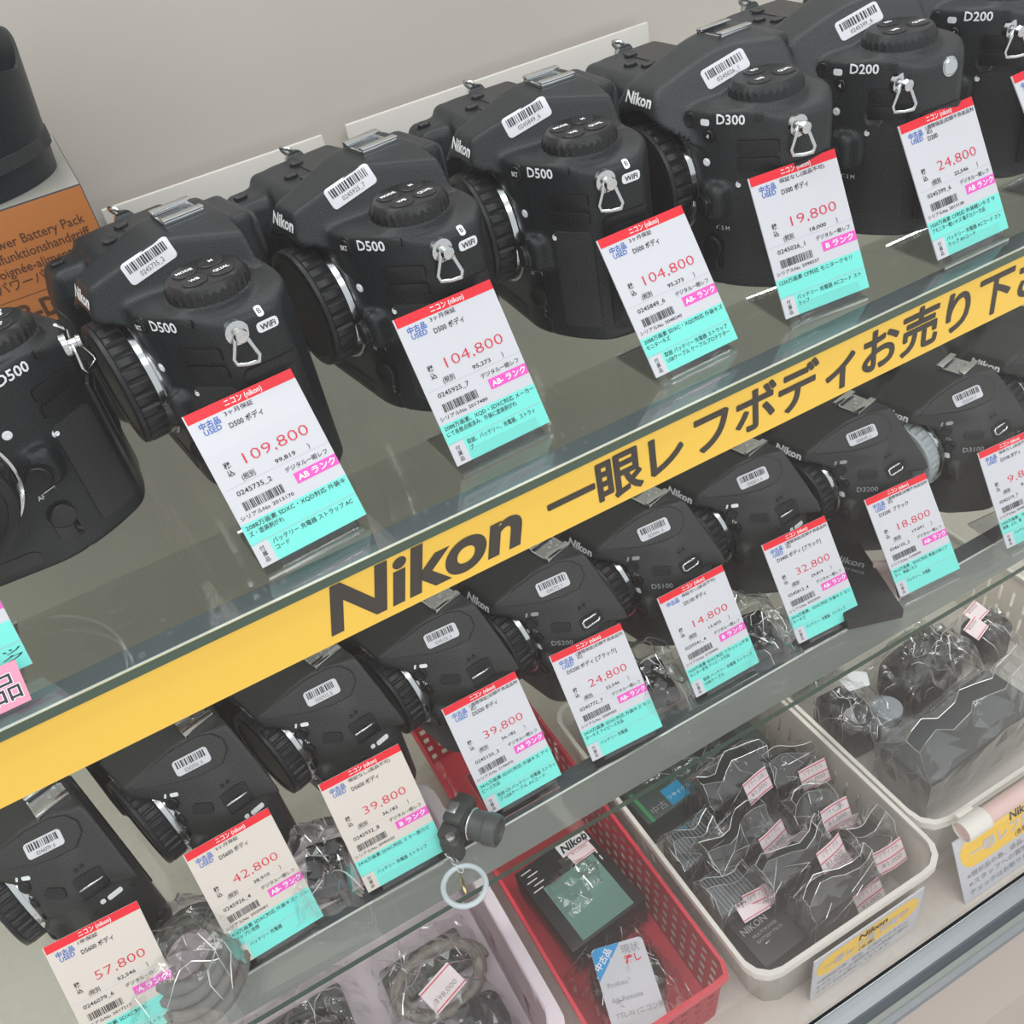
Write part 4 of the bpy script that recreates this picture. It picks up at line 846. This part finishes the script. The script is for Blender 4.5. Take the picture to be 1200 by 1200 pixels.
def battery(label, x, y, w, d, h, yaw, seed, ridged=False, stk=(0.3, 0.8), flap=0.014, z=ZF + 0.0025, txt=('リサイクル', '¥1,000')):
    t = thing('bagged_battery', label, 'battery', (x, y, z), math.radians(yaw), 'bagged batteries in the cream basket')
    mb = MB(); mb.bbox((-w / 2, -d / 2, 0.001), (w / 2, d / 2, h), 0.0022)
    mb.obj('battery_case', m_blk if not ridged else mat('dark_grey_plastic', (64, 68, 70), 0.4), t, 40)
    mb = MB()
    if ridged:
        k = -w / 2 + 0.004
        while k < w / 2 - 0.003: mb.box((k, -d / 2 - 0.0008, 0.004), (k + 0.0012, d / 2 + 0.0008, h + 0.0008)); k += 0.0026
        mb.obj('ridges', mat('pale_grey_plastic', (120, 126, 130), 0.35), t)
    else:
        mb.bbox((-w * 0.12, -d / 2 - 0.0008, 0.006), (w * 0.02, -d / 2 + 0.0004, h - 0.006), 0.0004); mb.obj('rail_strip', m_bodyg, t, 30)
        mb = MB(); put(mb, text2d('Nikon', h * 0.14, 0.02), -w * 0.35, 0, 0, 0); o = mb.obj('lettering', m_grey, t); o.location = (0, -d / 2 - 0.0004, h * 0.7); o.rotation_euler = (math.radians(90), 0, 0)
    mb = MB(); wrap(mb, (-w / 2, -d / 2, 0), (w / 2, d / 2, h), seed, flap); mb.obj('film_bag', [m_film, m_crease_glint], t)['label'] = 'clear plastic bag'
    price_sticker(t, Msk(w * (stk[0]), -d / 2 - 0.004, h * stk[1], 0, 62, -6 + seed % 5 * 4), 0.0225, 0.0175, txt, seed=seed)
battery('bagged black battery at the front of the cream basket, above its sign', 0.2425, -0.066, 0.052, 0.020, 0.050, 4, 3)
battery('bagged black battery second from the front in the cream basket', 0.2320, -0.038, 0.050, 0.020, 0.054, 6, 4, stk=(0.42, 1.0))
battery('bagged black battery in front right corner of the cream basket', 0.2825, -0.050, 0.024, 0.026, 0.050, 2, 5, stk=(0.15, 0.9))
battery('bagged black battery in the middle of the cream basket', 0.212, -0.004, 0.046, 0.026, 0.048, 8, 6, stk=(0.45, 0.95))
battery('tall bagged black battery toward the back with two stickers', 0.237, 0.032, 0.050, 0.028, 0.056, 4, 7, stk=(0.2, 1.0))
battery('bagged black battery by the right wall of the basket, near its middle', 0.2690, -0.012, 0.026, 0.022, 0.048, -4, 8, stk=(0.42, 1.0))
battery('bagged black battery by the right wall of the basket, farther back', 0.2790, 0.022, 0.028, 0.024, 0.046, -6, 9, stk=(0.42, 1.0))
battery('ridged grey charger in a bag, lower of two by left wall', 0.1908, -0.026, 0.031, 0.026, 0.040, 3, 10, True, stk=(0.4, 0.95))
battery('ridged grey charger in a bag, upper of two by left wall', 0.1905, 0.012, 0.033, 0.026, 0.042, 3, 11, True, stk=(0.25, 0.95))
t = thing('bagged_battery', 'flat black battery pack with white print lying in front left corner of basket', 'battery', (0.1965, -0.0560, ZF + 0.0025), math.radians(4), 'bagged batteries in the cream basket')
mb = MB(); mb.bbox((-0.018, -0.019, 0.001), (0.018, 0.018, 0.030), 0.003); mb.obj('battery_case', m_blk, t, 40)
mb = MB(); put(mb, text2d('NIKON', 0.0062, 0.02), -0.015, 0.004, 0.0303, 0); put(mb, text2d('MULTI POWER', 0.003, 0), -0.011, -0.001, 0.0303, 0); put(mb, text2d('BATTERY PACK', 0.003, 0), -0.011, -0.005, 0.0303, 0); mb.obj('lettering', m_grey, t)
mb = MB(); crumple(mb, 0.040, 0.042, 0.0315, 12, 12, 0.002); mb.obj('film_bag', [m_film, m_crease_glint], t)
price_sticker(t, Msk(0.001, 0.013, 0.037, -6, 25), 0.021, 0.012, ('¥1,000', ''), (0.1, 0.9))
# cards lying at the back of the cream basket
t = thing('blister_pack', 'dark printed pack with cyan square lying at the back of cream basket', 'pack', (0.232, 0.086, ZF + 0.0025), R(4))
mb = MB(); mb.bbox((-0.058, -0.036, 0.0), (0.058, 0.036, 0.030), 0.003); mb.obj('pack_body', mat('dark_green_grey', (58, 72, 68), 0.45), t, 30)
mb = MB(); rect(mb, -0.034, -0.034, -0.018, -0.019, 0.0303, 0); mb.obj('cyan_square', mat('cyan_print', (0, 150, 200), 0.45), t)
mb = MB(); rect(mb, -0.054, -0.036, -0.051, -0.008, 0.0303, 0); mb.obj('green_stripe', mat('green_print', (60, 150, 96), 0.45), t)
mb = MB(); rect(mb, 0.006, -0.022, 0.042, -0.010, 0.0303, 0); put(mb, text2d('EN-EL', 0.007, 0.02), 0.010, -0.019, 0.0305, 1); put(mb, text2d('中古', 0.007), -0.050, -0.032, 0.0305, 1); put(mb, text2d('リサイクル', 0.004), -0.0335, -0.029, 0.0305, 2); mb.obj('lettering', [m_bodyg, m_grey, m_white], t)
mb = MB(); crumple(mb, 0.115, 0.07, 0.034, 21, 16, 0.004, Matrix.Translation((0, 0, 0))); mb.obj('film_bag', [m_film, m_crease_glint], t)
# red basket: boxed accessory and bagged remote with card
t = thing('accessory_box', 'black box with grey-green panel in a bag in red basket', 'box', (0.1115, 0.036, ZF + 0.0022), R(5))
mb = MB(); mb.bbox((-0.030, -0.036, 0.0), (0.030, 0.034, 0.030), 0.001); mb.obj('box_body', m_blk, t, 30)
mb = MB(); rect(mb, -0.020, -0.034, 0.022, 0.012, 0.0303, 0); mb.obj('panel', mat('grey_green_panel', (112, 150, 140), 0.4), t)
mb = MB()
for k in range(5): rect(mb, -0.027 + 0.003 * (k % 2), 0.013 + 0.004 * k, -0.019 + 0.003 * (k % 2), 0.0138 + 0.004 * k, 0.0304, 0); rect(mb, 0.0245, 0.004 + 0.006 * k, 0.0255, 0.008 + 0.006 * k, 0.0304, 0)
rect(mb, 0.004, 0.022, 0.028, 0.033, 0.0304, 0); put(mb, text2d('Nikon', 0.0085, 0.035, 1, 0.2), 0.0055, 0.0245, 0.0306, 1); mb.obj('lettering', [m_white, m_black], t)
price_sticker(t, Msk(0.016, 0.0165, 0.0325, 4, 4), 0.019, 0.010, ('¥1,000', ''), (0.1, 0.9))
mb = MB(); crumple(mb, 0.062, 0.08, 0.0325, 31, 18, 0.004); mb.obj('film_bag', [m_film, m_crease_glint], t)
t = thing('bagged_remote', 'black remote in a clear bag with blue cornered white card, red basket', 'remote', (0.1080, -0.0285, ZF + 0.0022), R(4))
mb = MB(); mb.lathe([(0.020, 0.001), (0.024, 0.004), (0.024, 0.018), (0.018, 0.024), (0.004, 0.025)], 40); mb.obj('remote_body', m_blk, t, 40)
C_ = Msk(-0.006, -0.012, 0.0345, -20, 8); mb = MB(); o = rrect(0.034, 0.052, 0.003, 4); mb.add([(C_ @ Vector((x, y, z)))[:] for z in (0, 0.0005) for x, y in o], [tuple(range(len(o)))[::-1], tuple(range(len(o), 2 * len(o)))])
cd = mb.obj('price_card', m_card, t)
mb = MB(); mb.add([(C_ @ Vector(p))[:] for p in ((-0.0168, 0.0235, 0.0007), (-0.0168, 0.006, 0.0007), (0.002, 0.0258, 0.0007), (-0.014, 0.0258, 0.0007))], [(0, 1, 2, 3)], 0)
def cput(sx, sz, x, y, rot, mi, b=0):
    v, f = text2d(sx, sz, b); a = math.radians(rot); v = v @ np.array([[math.cos(a), math.sin(a)], [-math.sin(a), math.cos(a)]])
    mb.add([(C_ @ Vector((p[0] + x, p[1] + y, 0.0009)))[:] for p in v], f, mi)
cput('中古品', 0.0052, -0.0152, 0.0115, 44, 1, 0.02); cput('現状', 0.006, 0.0015, 0.0185, 0, 2); cput('渡し', 0.0055, 0.002, 0.0125, 0, 3, 0.02)
for k, sx in enumerate(('Profoto', 'Air Remote', 'TTL-N (ニコン用)')): cput(sx, 0.0042, -0.013, 0.001 - 0.009 * k, 0, 2)
mb.obj('lettering', [mat('sky_blue_print', (24, 150, 214), 0.5), m_white, m_grey, m_red], cd)
mb = MB(); crumple(mb, 0.062, 0.070, 0.032, 41, 20, 0.006); mb.obj('film_bag', [m_film, m_crease_glint], t)
# lilac basket: coiled grey cable and a second bag
def coil(cx, cy, cz, r, turns, rad, seed, sq=0.75):
    pts = []; N = 40 * turns
    for i in range(N): a = 2 * math.pi * i / 40; q = r * (1 + 0.10 * math.sin(i * 0.13 + seed)); pts.append((cx + q * math.cos(a), cy + q * sq * math.sin(a), cz + 0.0032 * i / 40 + 0.002 * math.sin(a * 2 + seed)))
    return pts
t = thing('bagged_cable', 'thick grey cable coil in a clear bag with orange-lined sticker, lilac basket', 'cable', (-0.002, 0.024, ZF + 0.003), 0)
mb = MB(); mb.tube(coil(0.006, 0.012, 0.010, 0.029, 3, 0.004, 1), 0.0036, 0, 8); mb.obj('cable', mat('warm_grey_cable', (148, 142, 132), 0.5), t, True)
mb = MB(); mb.bbox((-0.034, -0.046, 0.001), (-0.004, -0.012, 0.020), 0.004); mb.obj('adapter', m_blk, t, 40)
mb = MB(); mb.bbox((0.004, -0.040, 0.001), (0.034, -0.012, 0.026), 0.008, 0, None, 3); mb.obj('plug', m_bodyg, t, 50)
mb = MB(); mb.bbox((-0.030, 0.016, 0.0005), (0.030, 0.046, 0.008), 0.003); mb.obj('manual_case', mat('dark_olive_case', (70, 74, 68), 0.5), t, 40)
mb = MB(); crumple(mb, 0.074, 0.108, 0.036, 51, 24, 0.009); mb.obj('film_bag', [m_film, m_crease_glint], t)
price_sticker(t, Msk(0.004, -0.010, 0.047, 20, 22), 0.026, 0.017, ('', '398,000'), (0.08, 0.9))
t = thing('bagged_cable', 'black cord in a crumpled bag at left end of lilac basket', 'cable', (-0.092, 0.034, ZF + 0.003), 0)
mb = MB(); mb.tube(coil(0, 0.01, 0.010, 0.027, 3, 0.003, 2), 0.0028, 0, 8); mb.obj('cable', m_blk, t, True)
mb = MB(); mb.bbox((-0.034, -0.044, 0.001), (0.030, -0.010, 0.024), 0.004); mb.obj('adapter', m_blk, t, 40)
mb = MB(); mb.bbox((-0.036, 0.0, 0.0005), (0.034, 0.046, 0.007), 0.003); mb.obj('folded_pouch', mat('dark_olive_case', (70, 74, 68), 0.5), t, 40)
mb = MB(); crumple(mb, 0.092, 0.108, 0.036, 61, 22, 0.009); mb.obj('film_bag', [m_film, m_crease_glint], t)
t = thing('paper_slip', 'pale paper slip standing at front of the lilac basket', 'paper', (-0.046, -0.004, ZF + 0.004), R(14))
mb = MB(); mb.box((-0.014, 0, 0), (0.014, 0.0004, 0.060)); mb.obj('slip', mat('warm_paper', (214, 206, 198), 0.6), t)
# right basket: chargers and a big crumpled bag
t = thing('bagged_charger', 'large dark charger block in a clear bag, front of the right basket', 'charger', (0.400, -0.018, ZF + 0.003), R(4), 'bagged chargers in the right basket')
mb = MB(); mb.bbox((-0.056, -0.022, 0), (0.056, 0.022, 0.044), 0.004); mb.obj('charger_body', mat('slate_plastic', (72, 80, 80), 0.45), t, 40)
mb = MB(); wrap(mb, (-0.056, -0.022, 0), (0.056, 0.022, 0.044), 13, 0.02, 9); mb.obj('film_bag', [m_film, m_crease_glint], t)
t = thing('bagged_charger', 'rounded dark charger in a crumpled bag behind the large block', 'charger', (0.4290, 0.044, ZF + 0.003), R(8), 'bagged chargers in the right basket')
mb = MB(); mb.bbox((-0.034, -0.020, 0), (0.034, 0.020, 0.046), 0.014, 0, None, 4); mb.obj('charger_body', m_blk, t, 50)
mb = MB(); crumple(mb, 0.084, 0.066, 0.05, 71, 24, 0.010); mb.obj('film_bag', [m_film, m_crease_glint], t)
price_sticker(t, Msk(0.040, -0.016, 0.052, 10, 20), 0.020, 0.013, ('¥500', ''), (0.1, 0.9))
t = thing('bagged_charger', 'small charger with round pale plug in bag, left in right basket', 'charger', (0.3560, 0.040, ZF + 0.003), R(-4), 'bagged chargers in the right basket')
mb = MB(); mb.bbox((-0.018, -0.020, 0), (0.014, 0.024, 0.034), 0.005); mb.obj('charger_body', m_blk, t, 40)
mb = MB(); mb.lathe([(0.011, 0.030), (0.011, 0.040), (0.008, 0.042), (0.001, 0.0415)], 32, 0, Matrix.Translation((0.018, -0.016, 0))); mb.obj('plug', mat('pale_plug', (150, 158, 164), 0.35), t, 40)
mb = MB(); o_ = [(-0.010, -0.006), (0.006, -0.009), (0.012, 0.002), (0.002, 0.010), (-0.010, 0.006)]; mb.add([(x + 0.012, y + 0.012, z) for z in (0.046, 0.0464) for x, y in o_], [tuple(range(5))[::-1], tuple(range(5, 10))] + [(k, (k + 1) % 5, 5 + (k + 1) % 5, 5 + k) for k in range(5)]); mb.obj('paper_tag', m_white, t)
mb = MB(); crumple(mb, 0.056, 0.084, 0.044, 81, 20, 0.010); mb.obj('film_bag', [m_film, m_crease_glint], t)
t = thing('bagged_cable', 'black cord loop in a bag, back left of the right basket', 'cable', (0.3640, 0.1090, ZF + 0.003), 0)
mb = MB(); mb.tube(coil(0, 0, 0.008, 0.024, 3, 0.003, 5), 0.0030, 0, 8); mb.obj('cable', m_blk, t, True)
mb = MB(); crumple(mb, 0.062, 0.052, 0.03, 91, 16, 0.008); mb.obj('film_bag', [m_film, m_crease_glint], t)
t = thing('bagged_charger', 'dark plug in a bag with red-edged sticker, right of the round charger', 'charger', (0.4920, 0.040, ZF + 0.003), R(6), 'bagged chargers in the right basket')
mb = MB(); mb.bbox((-0.016, -0.014, 0), (0.016, 0.014, 0.040), 0.006, 0, None, 3); mb.obj('charger_body', m_blk, t, 50)
mb = MB(); crumple(mb, 0.040, 0.058, 0.043, 95, 14, 0.007); mb.obj('film_bag', [m_film, m_crease_glint], t)
price_sticker(t, Msk(-0.008, 0.006, 0.052, 8, 20), 0.020, 0.013, ('¥500', ''), (0.1, 0.9))
# label holder on the right basket, and both basket signs
def basket_sign(label, x, y, w, h, tilt, yaw=0, z=ZF + 0.0006):
    t = thing('basket_sign', label, 'sign', (x, y, z), (R(90 - tilt), 0, R(yaw)), 'yellow and white basket signs')
    mb = MB(); mb.box((0, 0, -0.0008), (w, h, 0)); mb.obj('card', m_card, t)
    mb = MB(); o = [(a + w * 0.5, b + h * 0.70) for a, b in rrect(w * 0.94, h * 0.46, h * 0.22, 6)]; mb.add([(a, b, 0.0001) for a, b in o], [tuple(range(len(o)))]); mb.obj('yellow_pill', m_yel, t)
    mb = MB(); put(mb, text2d('Nikon', h * 0.17, 0.03, 1, 0.1), w * 0.40, h * 0.78, 0.0003, 0); put(mb, text2d('一眼レフ用 充電器', h * 0.185, 0.025, 1, 0, w * 0.78), w * 0.10, h * 0.60, 0.0003, 1); put(mb, text2d('(各種)', h * 0.09, 0.0), w * 0.42, h * 0.505, 0.0003, 0)
    for k, sx in enumerate(('※現状品の為、返品、交換はできません。', '※スタッフへの質問または商品の動作', 'チェックはお断りしております。')): put(mb, text2d(sx, h * 0.088, 0.006, 1, 0, w * (0.86, 0.86, 0.70)[k]), w * 0.05, h * (0.34 - 0.13 * k), 0.0003, 2)
    mb.obj('lettering', [m_dark, m_card, m_grey], t); return t
basket_sign('white and yellow sign hanging on front of the right basket', 0.3235, -0.1000, 0.118, 0.052, 20, 0)
basket_sign('white and yellow sign flat against front of the cream battery basket', 0.1990, -0.0945, 0.086, 0.054, -2, 0, ZF + 0.0012)
t = thing('sign_clip', 'cream tube clip with pink rod on rim of the right basket', 'clip', (0.3235, -0.0865, -0.332))
RX = Matrix.Rotation(math.radians(90), 4, 'Y')
mb = MB(); mb.lathe([(0.0062, 0), (0.0072, 0), (0.0072, 0.019), (0.0062, 0.019), (0.0062, 0)], 32, 0, RX, None, False); mb.bbox((0.004, 0.006, -0.005), (0.017, 0.010, 0.004), 0.001); mb.obj('clip_tube', m_whp, t, 40)
mb = MB(); mb.lathe([(0.0058, 0.001), (0.0058, 0.16)], 28, 0, RX); mb.obj('rod', mat('pinkish_beige', (218, 186, 178), 0.45), t, 40)
# loose things on the lower shelf between the cameras
t = thing('strap_coil', 'grey coiled strap in a bag between first and second lower cameras', 'strap', (-0.1060, 0.030, ZL + 0.0004), R(-20))
mb = MB()
for k in range(4): mb.tube([(0.026 * math.cos(a) * (1 - 0.12 * k), 0.030 * math.sin(a) * (1 - 0.12 * k), 0.006 + 0.004 * k + 0.003 * math.sin(a + k)) for a in [2 * math.pi * i / 36 for i in range(36)]], 0.0038, 0, 8, True)
mb.obj('strap', mat('grey_webbing', (110, 108, 102), 0.6, bump=0.8, bscale=900), t, True)
mb = MB(); crumple(mb, 0.060, 0.072, 0.028, 15, 16, 0.008); mb.obj('film_bag', [m_film, m_crease_glint], t)
def shelf_bag(label, x, y, w, d, h, yaw, seed, inner):
    t = thing('film_packet', label, 'bag', (x, y, ZL + 0.0004), R(yaw), 'clear packets between the lower cameras')
    mb = MB(); crumple(mb, w, d, h, seed, 16, 0.009); mb.obj('film_bag', [m_film, m_crease_glint], t)
    mb = MB(); mb.bbox((-w * 0.28, -d * 0.3, 0), (w * 0.28, d * 0.3, h * 0.5), 0.003); mb.obj('contents', inner, t, 40)
shelf_bag('crumpled clear packet with dark contents beside the 42,800 yen tag', -0.026, 0.040, 0.040, 0.052, 0.030, -15, 25, m_blk)
shelf_bag('clear packet with dark contents between fifth and sixth lower tags', 0.196, 0.046, 0.036, 0.060, 0.016, -12, 35, m_blk)
shelf_bag('clear packet with dark contents between sixth and seventh lower tags', 0.272, 0.040, 0.036, 0.060, 0.014, -12, 45, m_blk)
t = thing('accessory_box', 'flat black box with faint brand print between seventh and eighth lower tags', 'box', (0.347, 0.040, ZL + 0.0004), R(-20))
mb = MB(); mb.bbox((-0.018, -0.036, 0), (0.018, 0.036, 0.008), 0.001); mb.obj('box_body', m_blk, t, 30)
mb = MB(); put(mb, text2d('Nikon', 0.0085, 0.02), -0.012, 0.0, 0, 0); put(mb, text2d('BATTERY PACK', 0.0034), -0.012, -0.006, 0, 0); o = mb.obj('lettering', m_grey, t); o.location = (0.003, 0.012, 0.0083); o.rotation_euler = (0, 0, R(-40))
t = thing('shelf_clip', 'small pinkish clear clip behind the eighth lower tag', 'clip', (0.362, 0.026, ZL + 0.0004), R(-35))
mb = MB(); mb.bbox((-0.006, -0.014, 0), (0.006, 0.014, 0.0022), 0.0006); mb.bbox((-0.006, 0.011, 0), (0.006, 0.014, 0.012), 0.0006); mb.obj('clip_body', mat('pinkish_plastic', (214, 190, 186), 0.35), t, 30)
